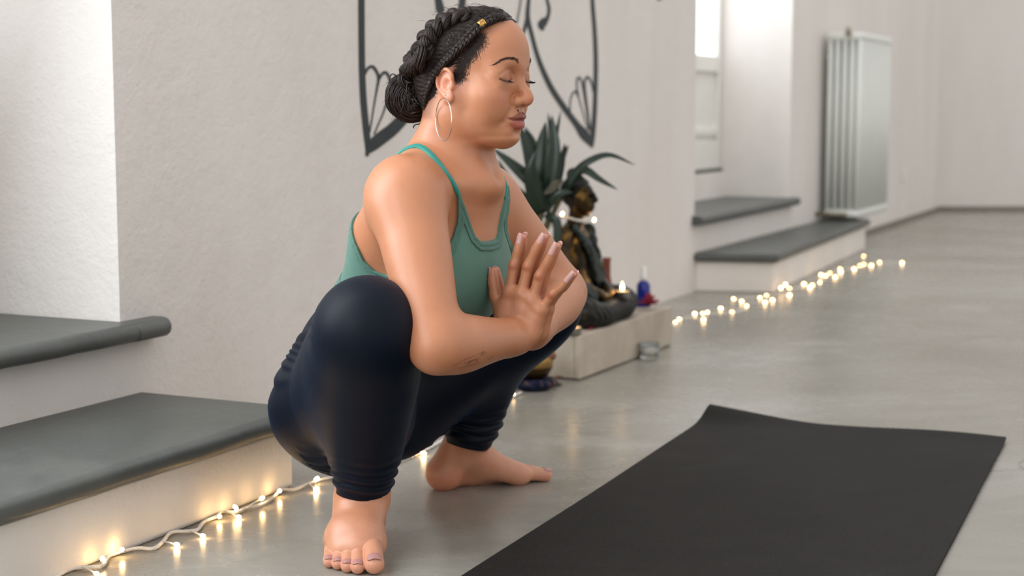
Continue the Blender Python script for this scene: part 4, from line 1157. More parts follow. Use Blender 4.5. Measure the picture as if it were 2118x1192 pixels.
# ------------------------------------------------ hands, palm to palm in the plane through the body's middle
HN = Vector((math.sin(R(-29)), -math.cos(R(-29)), 0))      # towards the right hand's back (the camera side)
HP0 = Vector((0.018, 2.468, 0.42))
def hp(px, py, off): return at_plane(px, py, HP0 + HN * off, HN)
mirror = lambda p: p - HN * 2 * (p - HP0).dot(HN)
FING = {'index': [(1054, 606), (1063.5, 549), (1071, 516), (1076, 493)],
        'middle': [(1079, 608), (1092.5, 551), (1109, 514), (1121, 492)],
        'ring': [(1101, 622), (1116, 571), (1132.5, 541), (1147, 511)],
        'pinky': [(1118, 642), (1143, 609), (1161, 594), (1181, 570)],
        'thumb': [(1042, 652), (1025, 614), (1019.5, 582), (1019, 561)]}
FRAD = {'index': [0.0104, 0.0083, 0.0072, 0.0055], 'middle': [0.0106, 0.0085, 0.0074, 0.0056], 'ring': [0.0102, 0.0080, 0.0070, 0.0053],
        'pinky': [0.0092, 0.0070, 0.0061, 0.0047], 'thumb': [0.0145, 0.0098, 0.0086, 0.0062]}
HAND_J = {}
def hand(side):
    f = (lambda p: p) if side == 'R' else mirror
    prims = []
    heel = [hp(1045, 668, 0.015), hp(1072, 684, 0.016), hp(1096, 690, 0.015)]
    J = {n: [hp(x, y, FRAD[n][i] * (1.0 if n != 'thumb' else 0.85) + (0.002 if i == 0 else 0.0004)) for i, (x, y) in enumerate(q)] for n, q in FING.items()}
    for n, h0 in (('index', heel[0]), ('middle', heel[1]), ('ring', heel[1]), ('pinky', heel[2])):
        prims.append(chain([f(h0), f(lerp(h0, J[n][0], 0.55)), f(J[n][0])], [0.0145, 0.0135, 0.0108], k=0.012))
    prims.append(chain([f(heel[0]), f(heel[2])], [0.014, 0.014], k=0.014, smooth=False))
    prims.append(chain([f(J['index'][0]), f(J['middle'][0]), f(J['ring'][0]), f(J['pinky'][0])], [0.0098, 0.0098, 0.0094, 0.0086], k=0.008))
    prims.append(chain([f(hp(1068, 684, 0.013)), f(hp(1048, 652, 0.012)), f(hp(1035, 634, 0.010))], [0.016, 0.0155, 0.013], k=0.014))   # ball of the thumb
    for n in ('index', 'middle', 'ring', 'pinky', 'thumb'):
        j = [f(x) for x in J[n]]; r = FRAD[n]
        m01, m12 = lerp(j[0], j[1], 0.5), lerp(j[1], j[2], 0.5)
        kk = fall(j[0], 0.010, 0.0012, 0.014)
        pts = [j[0], m01, j[1], m12, j[2], j[3]]
        rr = [r[0], r[1] * 1.02, r[1] * 1.05, r[2] * 1.03, r[2] * 1.02, r[3]]
        prims.append(chain(pts, rr, 26, kk))
        nrm = HN if side == 'R' else -HN
        if n != 'thumb':
            prims.append(ell(j[1] + nrm * r[1] * 0.45, (r[1] * 0.78,) * 3, None, 0.004))
    HAND_J[side] = {n: [f(x) for x in J[n]] for n in J}
    return prims
hand_r = hand('R'); hand_l = hand('L')
arm_r += [chain([lerp(EL_R, WR_R, 0.85), WR_R, hp(1072, 686, 0.015)], [0.026, 0.0235, 0.0175], k=0.014)]
arm_l += [chain([lerp(EL_L, WR_L, 0.85), WR_L, mirror(hp(1072, 686, 0.015))], [0.026, 0.0235, 0.0175], k=0.014)]
# ------------------------------------------------ legs (outer form of the leggings)
def leg(hip, kn, an, back, s):
    calf = lerp(kn, an, 0.36) + back * (0.016 if s < 0 else 0.036)
    th = lerp(hip, kn, 0.5)
    return [chain([hip, lerp(hip, kn, 0.33) + Z * 0.004, lerp(hip, kn, 0.68) + Z * 0.006, kn], [0.101, 0.091, 0.079, 0.062], 25, k=0.03, soft=0.018),
            ell(kn + Z * 0.002, (0.056, 0.056, 0.060), None, 0.05),
            chain([kn, lerp(kn, an, 0.18) + back * 0.006, calf, lerp(kn, an, 0.66) + back * (0.012 if s < 0 else 0.022), lerp(kn, an, 0.88), an], [0.058, 0.063, 0.067, 0.058, 0.0420, 0.0370] if s < 0 else [0.056, 0.058, 0.062, 0.052, 0.0400, 0.0370], 31, k=0.04, soft=0.014)]
BK_R = Vector((-0.05, 0.99, 0.0)).normalized(); BK_L = Vector((-0.95, -0.10, 0.0)).normalized()
leg_r = leg(HIP_R, KN_R, AN_R, BK_R, -1); leg_l = leg(HIP_L, KN_L, AN_L, BK_L, 1)
hips = [ell(T3(0.005, 0, -0.430), (0.098, 0.146, 0.112), TR, 0.05),
        ell((-0.272, 2.622, 0.190), (0.104, 0.094, 0.104), None, 0.04),
        ell((-0.228, 2.770, 0.190), (0.104, 0.094, 0.104), None, 0.04)]
# ------------------------------------------------ feet
fl = lambda px, py, z: at_z(px, py, z)
foot_r = []
AR = Vector((-0.241, 2.478, 0.090))
heel = Vector((-0.243, 2.522, 0.034))
foot_r += [chain([AR + Z * 0.035, AR, heel], [0.031, 0.0345, 0.033], k=0.02),
           chain([AR + Vector((0, -0.012, -0.010)), Vector((-0.244, 2.440, 0.056)), Vector((-0.243, 2.400, 0.036)), Vector((-0.240, 2.378, 0.027))], [0.034, 0.031, 0.027, 0.022], k=0.02, flat=((1, 0, 0), 1.35)),
           chain([heel, Vector((-0.258, 2.44, 0.022)), Vector((-0.268, 2.385, 0.019))], [0.030, 0.023, 0.018], k=0.02)]
TOES_R = [((768, 1131), 0.0205, (774, 1167), 0.0165, 0.0165, 0.0155), ((742, 1126), 0.0195, (740, 1173), 0.0115, 0.0115, 0.0112), ((722, 1124), 0.0185, (718.5, 1171), 0.0105, 0.0108, 0.0105),
          ((703, 1122), 0.0175, (699, 1166), 0.0100, 0.0103, 0.0100), ((686, 1120), 0.0165, (681, 1162), 0.0098, 0.0100, 0.0098)]
TOE_JR = []
for a, za, b, zb_, r1, r2 in TOES_R:
    A = fl(*a, za); B = fl(*b, zb_); Mi = lerp(A, B, 0.45) + Z * 0.0075
    foot_r += [chain([Vector((-0.2445 + (A.x + 0.2445) * 0.45, 2.412, 0.034)), Vector((A.x, A.y + 0.012, za * 0.98)), A], [0.024, r1 * 1.35, r1 * 1.15], k=0.022)]
    foot_r += [chain([A, Mi, B], [r1 * 1.05, r1 * 0.93, r2], 11, fall(A, 0.012, 0.0012, 0.020))]
    TOE_JR.append((A, Mi, B, r2))
foot_l = []
LD = Vector((0.945, 0.327, 0)); LA = Vector((-0.327, 0.945, 0))
AL = Vector((-0.090, 2.868, 0.092))
hl = fl(930, 1019, 0.0) + LA * 0.026; 
foot_l += [chain([AL + Z * 0.035 + LD * 0.016 - LA * 0.006, AL, Vector((hl.x, hl.y, 0.034))], [0.029, 0.0345, 0.0325], k=0.02),
           ell(Vector((hl.x, hl.y, 0.030)) - LD * 0.004, (0.031, 0.029, 0.0295), None, 0.015)]
ball = fl(1078, 984, 0.0175) + LA * 0.008
foot_l += [chain([AL + LD * 0.010 - Z * 0.016, AL + LD * 0.052 + Z * (-0.048), AL + LD * 0.100 + Z * (-0.069), ball + Z * 0.001], [0.033, 0.0270, 0.0215, 0.0165], k=0.02),
           chain([AL + LD * 0.03 + LA * 0.022 - Z * 0.06, ball + LA * 0.045 - Z * 0.004 - LD * 0.01], [0.028, 0.018], k=0.025, smooth=False),
           chain([Vector((hl.x, hl.y, 0.022)) + LA * 0.016, Vector((hl.x, hl.y, 0.016)) + LA * 0.030 + LD * 0.09, ball + LA * 0.055 - Z * 0.006 - LD * 0.01], [0.021, 0.016, 0.016], k=0.02),
           ell(ball, (0.022, 0.019, 0.0170), None, 0.016)]
bt = fl(1128, 982, 0.0130)
TOE_JL = []
for i, (off, ln, r) in enumerate(((0.0, 0.0, 0.0130), (0.024, 0.004, 0.0100), (0.039, -0.004, 0.0095), (0.052, -0.014, 0.0092), (0.064, -0.027, 0.0090))):
    A = ball + LA * off * 0.95 - LD * (0.010 * (i > 2)); A.z = 0.0175 - 0.001 * i
    B = bt + LA * off + LD * ln; B.z = r * 0.95
    Mi = lerp(A, B, 0.5) + Z * (0.001 if i == 0 else 0.006)
    foot_l += [chain([A, Mi, B], [r * 1.12, r * 0.92, r], 11, fall(A, 0.012, 0.0012, 0.02))]
    TOE_JL.append((A, Mi, B, r))

G_HEAD = Group(head_prims(), k=0.02)
G_EARR = Group(EAR_R, k=0.004); G_EARL = Group(EAR_L, k=0.004)
G_NECK = Group(neck, k=0.022)
G_TORSO = Group(torso, k=0.035)
def k_arm(sh):
    f = fall(sh, 0.050, 0.004, 0.075); return f
G_ARMR = Group(arm_r, k=k_arm(SH_R), kmax=0.055); G_ARML = Group(arm_l, k=k_arm(SH_L), kmax=0.055)
G_HANDR = Group(hand_r, k=fall(WR_R, 0.012, 0.0008, 0.05), kmax=0.014); G_HANDL = Group(hand_l, k=fall(WR_L, 0.012, 0.0008, 0.05), kmax=0.014)
G_HIPS = Group(hips, k=0.05); G_LEGR = Group(leg_r, k=fall(HIP_R, 0.05, 0.006, 0.14), kmax=0.05); G_LEGL = Group(leg_l, k=fall(HIP_L, 0.05, 0.006, 0.14), kmax=0.05)
G_FOOTR = Group(foot_r, k=0.012); G_FOOTL = Group(foot_l, k=0.012)
def shrunk(g, o): return Group(g.p, g.k, g.kmax, o)
INNER = 0.0065
class BodyField(Field):
    """Upper body, plus the legs a little inside their leggings, plus feet: parts that only touch are joined with a hard crease."""
    def __init__(self):
        self.up = Field([G_HEAD, G_EARR, G_EARL, G_NECK, G_TORSO, shrunk(G_HIPS, -INNER)])
        self.a1 = G_ARMR; self.a2 = G_ARML
        self.arms = [Field([G_ARMR, G_HANDR]), Field([G_ARML, G_HANDL])]
        self.legs = [Field([shrunk(G_LEGR, -INNER), G_FOOTR]), Field([shrunk(G_LEGL, -INNER), G_FOOTL])]
        fs = [self.up] + self.arms + self.legs
        self.lo = np.min([f.lo for f in fs], 0); self.hi = np.max([f.hi for f in fs], 0); self.cut = None
        self.ks = [k_arm(SH_R), k_arm(SH_L), fall(HIP_R, 0.05, 0.003, 0.14), fall(HIP_L, 0.05, 0.003, 0.14)]
    def boxes(self): return [b for f in [self.up] + self.arms + self.legs for b in f.boxes()]
    def __call__(self, P, lo=None, hi=None, pad=0.03):
        if lo is None: lo, hi = P.reshape(-1, 3).min(0), P.reshape(-1, 3).max(0)
        pad = pad + 0.02
        d = self.up(P, lo, hi, pad + 0.03)
        for f, k in zip(self.arms + self.legs, self.ks):
            if np.any(f.lo - pad - 0.05 > hi) or np.any(f.hi + pad + 0.05 < lo): continue
            d = smin(d, f(P, lo, hi, pad), k(P))
        return d
BODY = BodyField()
import time as _t
_t0 = _t.time()
RES = globals().get('RES', 0.0016); BOX = globals().get('BOX'); ONLY = globals().get('ONLY')
person = empty('person', (-0.15, 2.68, 0)); tag(person, 'barefoot person in green sports top and navy leggings squatting with palms together', 'person')
# ------------------------------------------------ materials
t = NT('skin')
at = t.n('Attribute', attribute_name='tint')
v = t.coord('Object')
mot = t.noise(55, 4, 0.6, v); por = t.noise(700, 2, 0.5, v); spk = t.noise(160, 1, 0.4, v)
col = t.mix(t.ramp(mot, [(0.35, (0.16, 0.16, 0.16, 1)), (0.7, (0, 0, 0, 1))]), at.outputs['Color'], srgb(176, 100, 72))
col = t.mix(t.ramp(spk, [(0.79, (0, 0, 0, 1)), (0.84, (0.12, 0.12, 0.12, 1))]), col, srgb(120, 70, 48))
t.set(color=col, rough=t.ramp(mot, [(0.3, (0.36,) * 3 + (1,)), (0.7, (0.46,) * 3 + (1,))]), spec=0.55, sss=0.10, sssr=(1.0, 0.35, 0.18), ssss=0.005,
      normal=t.bump(por, 0.14, 0.0005))
M_SKIN = t.m
def fabric(name, c0, c1, scale=900, rough=0.7, sheen=0.25, tint=None, spec=0.3):
    t = NT(name); v = t.coord('Object')
    w = t.noise(scale, 2, 0.5, v); big = t.noise(14, 4, 0.6, v)
    t.set(color=t.ramp(big, [(0.3, c0), (0.7, c1)]), rough=rough, spec=spec, sheen=sheen, sheenr=0.4, normal=t.bump(w, 0.25, 0.0006))
    if tint: t.set(sheent=tint)
    return t.m
M_TOP = fabric('sage_green_knit', srgb(84, 122, 110), srgb(92, 131, 118))
M_STRAP = fabric('teal_strap', srgb(36, 128, 118), srgb(46, 140, 128), rough=0.45)
M_SEAM = fabric('green_binding', srgb(76, 114, 102), srgb(86, 124, 111))
M_LEG = fabric('navy_legging_knit', srgb(5, 12, 24), srgb(7, 15, 30), rough=0.5, sheen=0.10, tint=srgb(40, 110, 170), spec=0.16)
t = NT('dark_hair'); v = t.coord('Object')
st = t.noise(420, 3, 0.6, v)
t.set(color=t.ramp(st, [(0.3, srgb(20, 14, 12)), (0.7, srgb(46, 32, 27))]), rough=0.45, spec=0.3, normal=t.bump(st, 0.5, 0.0012)); M_HAIR = t.m
M_NAIL = plain('pink_nail', srgb(206, 160, 152), 0.18, var=0.03, scale=200, coat=0.5)
M_TNAIL = plain('toenail', srgb(176, 128, 124), 0.3, var=0.06, scale=200)
M_SILVER = plain('silver', srgb(205, 205, 205), 0.2, 1.0, var=0.02)
M_GOLD = plain('gold', srgb(214, 165, 88), 0.3, 1.0, var=0.2, scale=300)
M_STUD = plain('black_stud', srgb(22, 20, 20), 0.25)

def to_head(V): q = V - NP(HO); return np.stack([q @ NP(HF), q @ NP(HL), q @ NP(HU)], -1)
def to_torso(V): q = V - NP(M); return np.stack([q @ NP(TF), q @ NP(TL), q @ NP(TU)], -1)
def step(x, a, b): return np.clip((x - a) / (b - a), 0, 1) ** 2 * (3 - 2 * np.clip((x - a) / (b - a), 0, 1))
HAIRLINE = np.array([(0.120, 0.0915), (0.0735, 0.0915), (0.066, 0.073), (0.054, 0.054), (0.040, 0.038), (0.030, 0.024), (0.025, 0.014), (0.0165, 0.0115), (0.0085, 0.0135), (-0.004, 0.0135),
                     (-0.016, 0.011), (-0.022, -0.005), (-0.027, -0.030), (-0.036, -0.066), (-0.13, -0.078), (-0.13, 0.15), (0.120, 0.15)], np.float32)
def poly_sd(px, pz, poly=HAIRLINE):
    """Signed distance to a 2-D polygon, negative inside."""
    d = np.full(px.shape, 1e9, np.float32); s = np.zeros(px.shape, bool)
    n = len(poly)
    for i in range(n):
        ax, az = poly[i]; bx, bz = poly[(i + 1) % n]
        ex, ez = bx - ax, bz - az; wx, wz = px - ax, pz - az
        tt = np.clip((wx * ex + wz * ez) / (ex * ex + ez * ez + 1e-12), 0, 1)
        d = np.minimum(d, (wx - ex * tt) ** 2 + (wz - ez * tt) ** 2)
        c = ((az > pz) != (bz > pz)) & (px < ex * (pz - az) / (ez if abs(ez) > 1e-9 else 1e-9) + ax)
        s ^= c
    return np.where(s, -np.sqrt(d), np.sqrt(d))
# ------------------------------------------------ body
V, Q = polygonize(BODY, RES, *(BOX or (None, None))); V, Q = keep_largest(V, Q)
V = relax(project(BODY, V, 1), Q, 1, 0.5)
rngb = np.random.default_rng(5)
C0 = np.tile(np.array(srgb(189, 128, 93)[:3], np.float32), (len(V), 1))
def paint(mask, color, amount=1.0):
    global C0
    m = (mask * amount)[:, None]
    C0 = C0 * (1 - m) + np.array(srgb(*color)[:3], np.float32) * m
def near(pts, r0, r1):
    d = np.full(len(V), 9.0, np.float32)
    for p in pts: d = np.minimum(d, np.linalg.norm(V - NP(p), axis=1))
    return 1 - step(d, r0, r1)
def near_line(pts, r0, r1):
    c = chain(pts, [0.0] * len(pts), smooth=False); lo = c.lo - r1; hi = c.hi + r1
    m = np.all((V > lo) & (V < hi), axis=1); out = np.zeros(len(V), np.float32)
    if m.any(): out[m] = 1 - step(c.f(V[m]), r0, r1)
    return out
hx = to_head(V)
ish = (hx[:, 2] > -0.12) & (V[:, 2] > 0.6)
paint(near([H3(0.062, s * 0.044, -0.030) for s in SIDES], 0.006, 0.028), (208, 128, 104), 0.40)
paint(near([H3(0.095, 0, -0.030)], 0.004, 0.018), (204, 124, 98), 0.30)
paint(near([H3(0.072, s * 0.031, 0.004) for s in SIDES], 0.010, 0.020), (170, 106, 84), 0.35)      # lids
paint(near([QR(-0.002, 0, 0.004)], 0.014, 0.034), (222, 150, 126), 0.6)
for side in 'RL':
    for n, j in HAND_J[side].items():
        if n != 'thumb': paint(near([j[1] + (HN if side == 'R' else -HN) * 0.006], 0.003, 0.011), (176, 98, 74), 0.55); paint(near([j[0]], 0.004, 0.016), (190, 112, 88), 0.35)
        paint(near([j[3]], 0.004, 0.016), (214, 142, 120), 0.55)
for A, Mi, B, r in TOE_JR + TOE_JL: paint(near([B], 0.008, 0.022), (206, 132, 112), 0.5)
paint(1 - step(V[:, 2], 0.03, 0.12), (216, 160, 134), 0.5)  # feet painted lighter and pinker, standing in for stronger light on them
paint(near([Vector((hl.x, hl.y, 0.02))], 0.02, 0.06), (190, 104, 74), 0.5); paint(near([heel], 0.02, 0.05), (190, 104, 74), 0.4)
upper = chain([H3(a, b, c) for a, b, c in [(0.0650, -0.0300, -0.0612), (0.0790, -0.0155, -0.0617), (0.0854, -0.0055, -0.0590), (0.0858, 0, -0.0598), (0.0854, 0.0055, -0.0590), (0.0790, 0.0155, -0.0617), (0.0650, 0.0300, -0.0612)]],
              [0.0022, 0.0050, 0.0060, 0.0058, 0.0060, 0.0050, 0.0022], 25)
lower = chain([H3(a, b, c) for a, b, c in [(0.0645, -0.0285, -0.0630), (0.0758, -0.0155, -0.0704), (0.0808, -0.0060, -0.0725), (0.0813, 0, -0.0725), (0.0808, 0.0060, -0.0725), (0.0758, 0.0155, -0.0704), (0.0645, 0.0285, -0.0630)]],
              [0.0022, 0.0056, 0.0072, 0.0074, 0.0072, 0.0056, 0.0022], 25)
m = np.zeros(len(V), np.float32)
if ish.any():
    m[ish] = 1 - step(upper.f(V[ish]), 0.0002, 0.0018); paint(m, (118, 54, 50), 0.9)
    m[ish] = 1 - step(lower.f(V[ish]), 0.0002, 0.0018); paint(m, (160, 76, 68), 0.9)
    paint(near_line([H3(x, y, z) for x, y, z in face_line(MOUTH, 1)], 0.0006, 0.0018), (86, 40, 36), 0.8)
    for s in SIDES: paint(near_line([H3(x, y, z) for x, y, z in face_line(LASH, s)], 0.0005, 0.0020), (52, 32, 28), 0.9)
    pd = poly_sd(hx[ish, 0], hx[ish, 2])
    m[:] = 0; nz = rngb.random(int(ish.sum())); m[ish] = 1 - step(pd + (nz - 0.5) * 0.004, -0.014, 0.004); paint(m, (88, 58, 43), 0.58)
# forearm tattoo: fine faint angular lines
if BODY is not None:
    tat = [[(938, 757), (962, 744), (1000, 728)], [(1000, 728), (1020, 741)], [(1000, 729), (984, 748), (975, 757)], [(952, 762), (975, 756), (992, 750)], [(960, 752), (985, 742), (988, 748)], [(996, 732), (1014, 744)], [(962, 758), (972, 748), (984, 745)]]
    for ln in tat:
        hp_ = [hit(BODY, *p) for p in ln]
        if all(h is not None and abs(h.y - 2.32) < 0.15 for h in hp_): paint(near_line(hp_, 0.0004, 0.0018), (96, 66, 56), 0.55)
    h_ = hit(BODY, 972, 751)
    if h_ is not None: paint(near([h_], 0.002, 0.007), (100, 70, 60), 0.4)
me = np_mesh('body', V, Q)
if len(me.vertices) == len(V): set_tint(me, C0)
link_mesh('body', me, M_SKIN, person)
print('body', len(V), _t.time() - _t0)
# ------------------------------------------------ clothing
HEM = -0.236
TOP_SHAPE = np.array([(-40, -.036), (1, -.036), (15, -.035), (24, -.027), (33, -.010), (43, .008), (50, .019), (57, .031), (58.5, .031), (55, .020), (50, .002), (46.5, -.014), (45.8, -.034), (48, -.051), (52, -.064), (59, -.088), (68, -.115),
                      (75, -.135), (83, -.140), (92, -.136), (99, -.124), (112, -.108), (130, -.095), (160, -.080), (240, -.075), (240, HEM), (-40, HEM)], np.float32)      # degrees round the body, height
TOP_SHAPE[:, 0] = np.radians(TOP_SHAPE[:, 0]) * 0.092
class Cloth:
    """Upper body pushed out a little, arms left bare."""
    def __init__(self, off, rule, lo, hi):
        self.o, self.rule, self.lo, self.hi = off, rule, NP(lo), NP(hi)
    def boxes(self): return [(self.lo, self.hi)]
    def base(self, P, lo, hi, pad):
        d = BODY.up(P, lo, hi, pad + 0.05)
        tor = d - 0.016
        arms = []
        for f, k in zip(BODY.arms, BODY.ks[:2]):
            a = f(P, lo, hi, pad + 0.02); arms.append(a)
            sh = NP(SH_R if f is BODY.arms[0] else SH_L)
            d = smin(d, np.where(np.linalg.norm(P - sh, axis=-1) < 0.15, a, 0.2), k(P))
        return d, np.minimum(np.minimum(*arms), 0.0012 - tor)
    def __call__(self, P, lo=None, hi=None, pad=0.03):
        if lo is None: lo, hi = P.reshape(-1, 3).min(0), P.reshape(-1, 3).max(0)
        d, a = self.base(P, lo, hi, pad)
        return self.rule(P, d, a)
def edge(P):
    q = to_torso(P)
    ph = np.arctan2(q[..., 1] - 0.004, q[..., 0] + 0.012) - 0.052
    ph = np.where(ph > 0, ph * (1 + 0.30 * np.exp(-(ph / 0.8) ** 2)), -ph) * 0.092
    return poly_sd(ph, q[..., 2], TOP_SHAPE), q
TLO = (-0.36, 2.34, 0.30); THI = (0.06, 2.75, 0.64)
def rule_top(P, d, a):
    e, q = edge(P)
    return np.maximum(np.maximum(d - 0.0030, e), np.maximum(HEM - q[..., 2], 0.0012 - a))
def rule_bind(P, d, a):
    e, q = edge(P)
    off = np.where(np.abs(e + 0.0050) < 0.0008, 0.0036, 0.0048)
    b = np.maximum(e - 0.0002, -0.0100 - e)
    b2 = np.maximum(HEM - 0.0005 - q[..., 2], q[..., 2] - HEM - 0.024)
    return np.maximum(np.maximum(d - off, np.minimum(b, b2)), 0.0012 - a)
if ONLY != 'head':
    top = empty('sports_top', (0, 0, 0)) if False else None
    V, Q = polygonize(Cloth(0, rule_top, TLO, THI), 0.0018)
    top = link_mesh('sports_top', np_mesh('sports_top', relax(V, Q, 3, 0.5), Q), M_TOP, person)
    V, Q = polygonize(Cloth(0, rule_bind, TLO, THI), 0.0014)
    link_mesh('edge_binding', np_mesh('edge_binding', relax(V, Q, 2, 0.5), Q), M_SEAM, top)
    # straps lie on the shoulders
    up = Cloth(0, lambda P, d, a: np.maximum(d, -9), TLO, THI)
    sp = [x for x in (hit(BODY.up, *p) for p in ((951, 413), (947, 401), (940, 385), (926, 364), (912, 345), (896, 325), (880, 310), (868, 304), (858, 303))) if x is not None]
    sp += [T3(-0.075, -0.088, 0.020), T3(-0.092, -0.060, -0.020), T3(-0.098, -0.030, -0.070)]
    sp = [Vector(p) for p in project(BODY, np.array([list(p) for p in sp], np.float32), 6, maxstep=0.02)]
    lf = []
    for p in sp:
        q = p - M; lf.append(T3(q.dot(TF) + 0.004, -q.dot(TL) * 0.78 + 0.006, q.dot(TU)))
    lf = [Vector(p) for p in project(BODY, np.array([list(p) for p in lf], np.float32), 6, maxstep=0.02)]
    for pts in (sp, lf):
        n = len(pts); rad = [0.0042, 0.0042, 0.0042, 0.0044, 0.0050, 0.0054, 0.0056, 0.0056] + [0.0056] * (n - 8)
        c = chain(pts, rad[:n], 40)
        V, Q = polygonize(Cloth(0, lambda P, d, a, c=c: np.maximum(d - 0.0030, c.f(P)), c.lo - 0.004, c.hi + 0.004), 0.0013)
        link_mesh('strap', np_mesh('strap', relax(V, Q, 1, 0.5), Q), M_STRAP, top)
    # leggings
    WAIST = -0.298
    SEATF = Field([G_HIPS, Group(torso, k=0.05, offset=0.003)])
    def wrinkle(P, d):
        w = np.zeros(P.shape[:-1], np.float32)
        for an, fw, ph in ((AN_R, Vector((-0.05, -1, 0)), 0.0), (AN_L, LD, 1.7)):
            q = P - NP(an); z = P[..., 2]
            fade = np.exp(-((z - 0.118) / 0.030) ** 2) * (np.linalg.norm(q[..., :2], axis=-1) < 0.12)
            s = q @ NP(fw)
            w += 0.0026 * fade * np.sin(z * 2 * math.pi / 0.019 + 9 * s + ph + 1.3 * np.sin(q[..., 0] * 55))
        # pull lines fanning from the hip crease and behind the knee
        q = P - NP((-0.36, 2.62, 0.29)); r = np.linalg.norm(q, axis=-1)
        an_ = np.arctan2(q[..., 2], q[..., 1] * 0.4 + q[..., 0])
        w += 0.0022 * np.exp(-((r - 0.055) / 0.05) ** 2) * np.sin(an_ * 16 + r * 30)
        q = P - NP((-0.275, 2.33, 0.375)); r = np.linalg.norm(q, axis=-1)
        w += 0.0016 * np.exp(-(r / 0.035) ** 2) * np.sin(np.arctan2(q[..., 2], q[..., 0]) * 9)
        return w
    class Leggings:
        lo = np.min([G_HIPS.lo, G_LEGR.lo, G_LEGL.lo], 0) - 0.02; hi = np.max([G_HIPS.hi, G_LEGR.hi, G_LEGL.hi], 0) + 0.02
        fs = [Field([G_LEGR]), Field([G_LEGL])]
        def boxes(self): return [b for f in [SEATF] + self.fs for b in f.boxes()]
        def __call__(self, P, lo=None, hi=None, pad=0.03):
            if lo is None: lo, hi = P.reshape(-1, 3).min(0), P.reshape(-1, 3).max(0)
            pad += 0.03
            q = to_torso(P)
            d = np.maximum(SEATF(P, lo, hi, pad), q[..., 2] - WAIST)
            for f, kf in zip(self.fs, BODY.ks[2:]): d = smin(d, f(P, lo, hi, pad), kf(P))
            d = d + wrinkle(P, d)
            z = P[..., 2]
            sr = (P - NP(AN_R)) @ NP(Vector((-0.05, -1, 0))); sl = (P - NP(AN_L)) @ NP(LD)
            foot = (np.linalg.norm((P - NP(AN_R))[..., :2], axis=-1) < 0.10) & (P[..., 1] < 2.60)
            footl = (np.linalg.norm((P - NP(AN_L))[..., :2], axis=-1) < 0.085) & (P[..., 0] > -0.15)
            d = np.where(foot, np.maximum(d, 0.098 - 0.20 * sr - z), d)
            return np.where(footl, np.maximum(d, 0.083 - 0.26 * sl - z), d)
    LEGF = Leggings()
    V, Q = polygonize(LEGF, 0.0024); V, Q = keep_largest(V, Q)
    lg = link_mesh('leggings', np_mesh('leggings', relax(project(LEGF, V, 1), Q, 2, 0.5), Q), M_LEG, person)
    # rolled hems at the ankles
    print('clothes', _t.time() - _t0)
# ------------------------------------------------ nails
def nail(parent, name, root, tip, nrm, w, L0, L1, rho, mat, arc=62):
    """Curved plate over a finger end: from L0 to L1 along root->tip (in metres past the joint)."""
    a = (tip - root).normalized(); n = (nrm - a * nrm.dot(a)).normalized(); s = a.cross(n)
    bm = bmesh.new(); NU, NV = 8, 9; top = []; bot = []
    for j in range(NV + 1):
        v_ = j / NV; l = L0 + (L1 - L0) * v_
        taper = (1 - 0.22 * (1 - v_) ** 3) * (1 if v_ < 0.7 else math.sqrt(max(0.05, 1 - ((v_ - 0.7) / 0.32) ** 2)) ** 0.8)
        rt = []; rb = []
        for i in range(NU + 1):
            th = R(arc) * (2 * i / NU - 1) * taper
            rr = rho - 0.0010 * v_ ** 2 + 0.0002
            p = root + a * l + n * (rr * math.cos(th) * 1.0) + s * (rr * math.sin(th) * w)
            rt.append(bm.verts.new(p)); rb.append(bm.verts.new(p - n * 0.0007))
        top.append(rt); bot.append(rb)
    for j in range(NV):
        for i in range(NU):
            bm.faces.new((top[j][i], top[j][i + 1], top[j + 1][i + 1], top[j + 1][i])); bm.faces.new((bot[j][i], bot[j + 1][i], bot[j + 1][i + 1], bot[j][i + 1]))
        bm.faces.new((top[j][0], top[j + 1][0], bot[j + 1][0], bot[j][0])); bm.faces.new((top[j][NU], bot[j][NU], bot[j + 1][NU], top[j + 1][NU]))
    for i in range(NU):
        bm.faces.new((top[0][i], bot[0][i], bot[0][i + 1], top[0][i + 1])); bm.faces.new((top[NV][i], top[NV][i + 1], bot[NV][i + 1], bot[NV][i]))
    return obj(name, bm, mat, parent)
if ONLY != 'head':
    for side in 'RL':
        nd = HN if side == 'R' else -HN
        for n, j in HAND_J[side].items():
            d = (j[3] - j[2]).length; r = FRAD[n]
            nn = nd if n != 'thumb' else (-TFH * 0.95 + nd * 0.35)
            nail(person, 'fingernail', j[2], j[3], nn, 0.92, d * 0.42, d + 0.0085 if n != 'thumb' else d + 0.007, r[3] + 0.0009 if n != 'thumb' else r[3] + 0.0011, M_NAIL)
    for i, (A, Mi, B, r) in enumerate(TOE_JR):
        d = (B - Mi).normalized(); L = (B - Mi).length
        nail(person, 'toenail', Mi, B, Z, 0.95, L - r * 0.30, L + r * 0.72, r * 1.05, M_TNAIL, 48)
    for i, (A, Mi, B, r) in enumerate(TOE_JL):
        L = (B - Mi).length
        nail(person, 'toenail', Mi, B, Z, 0.95, L - r * 0.4, L + r * 0.75, r * 1.04, M_TNAIL, 50)
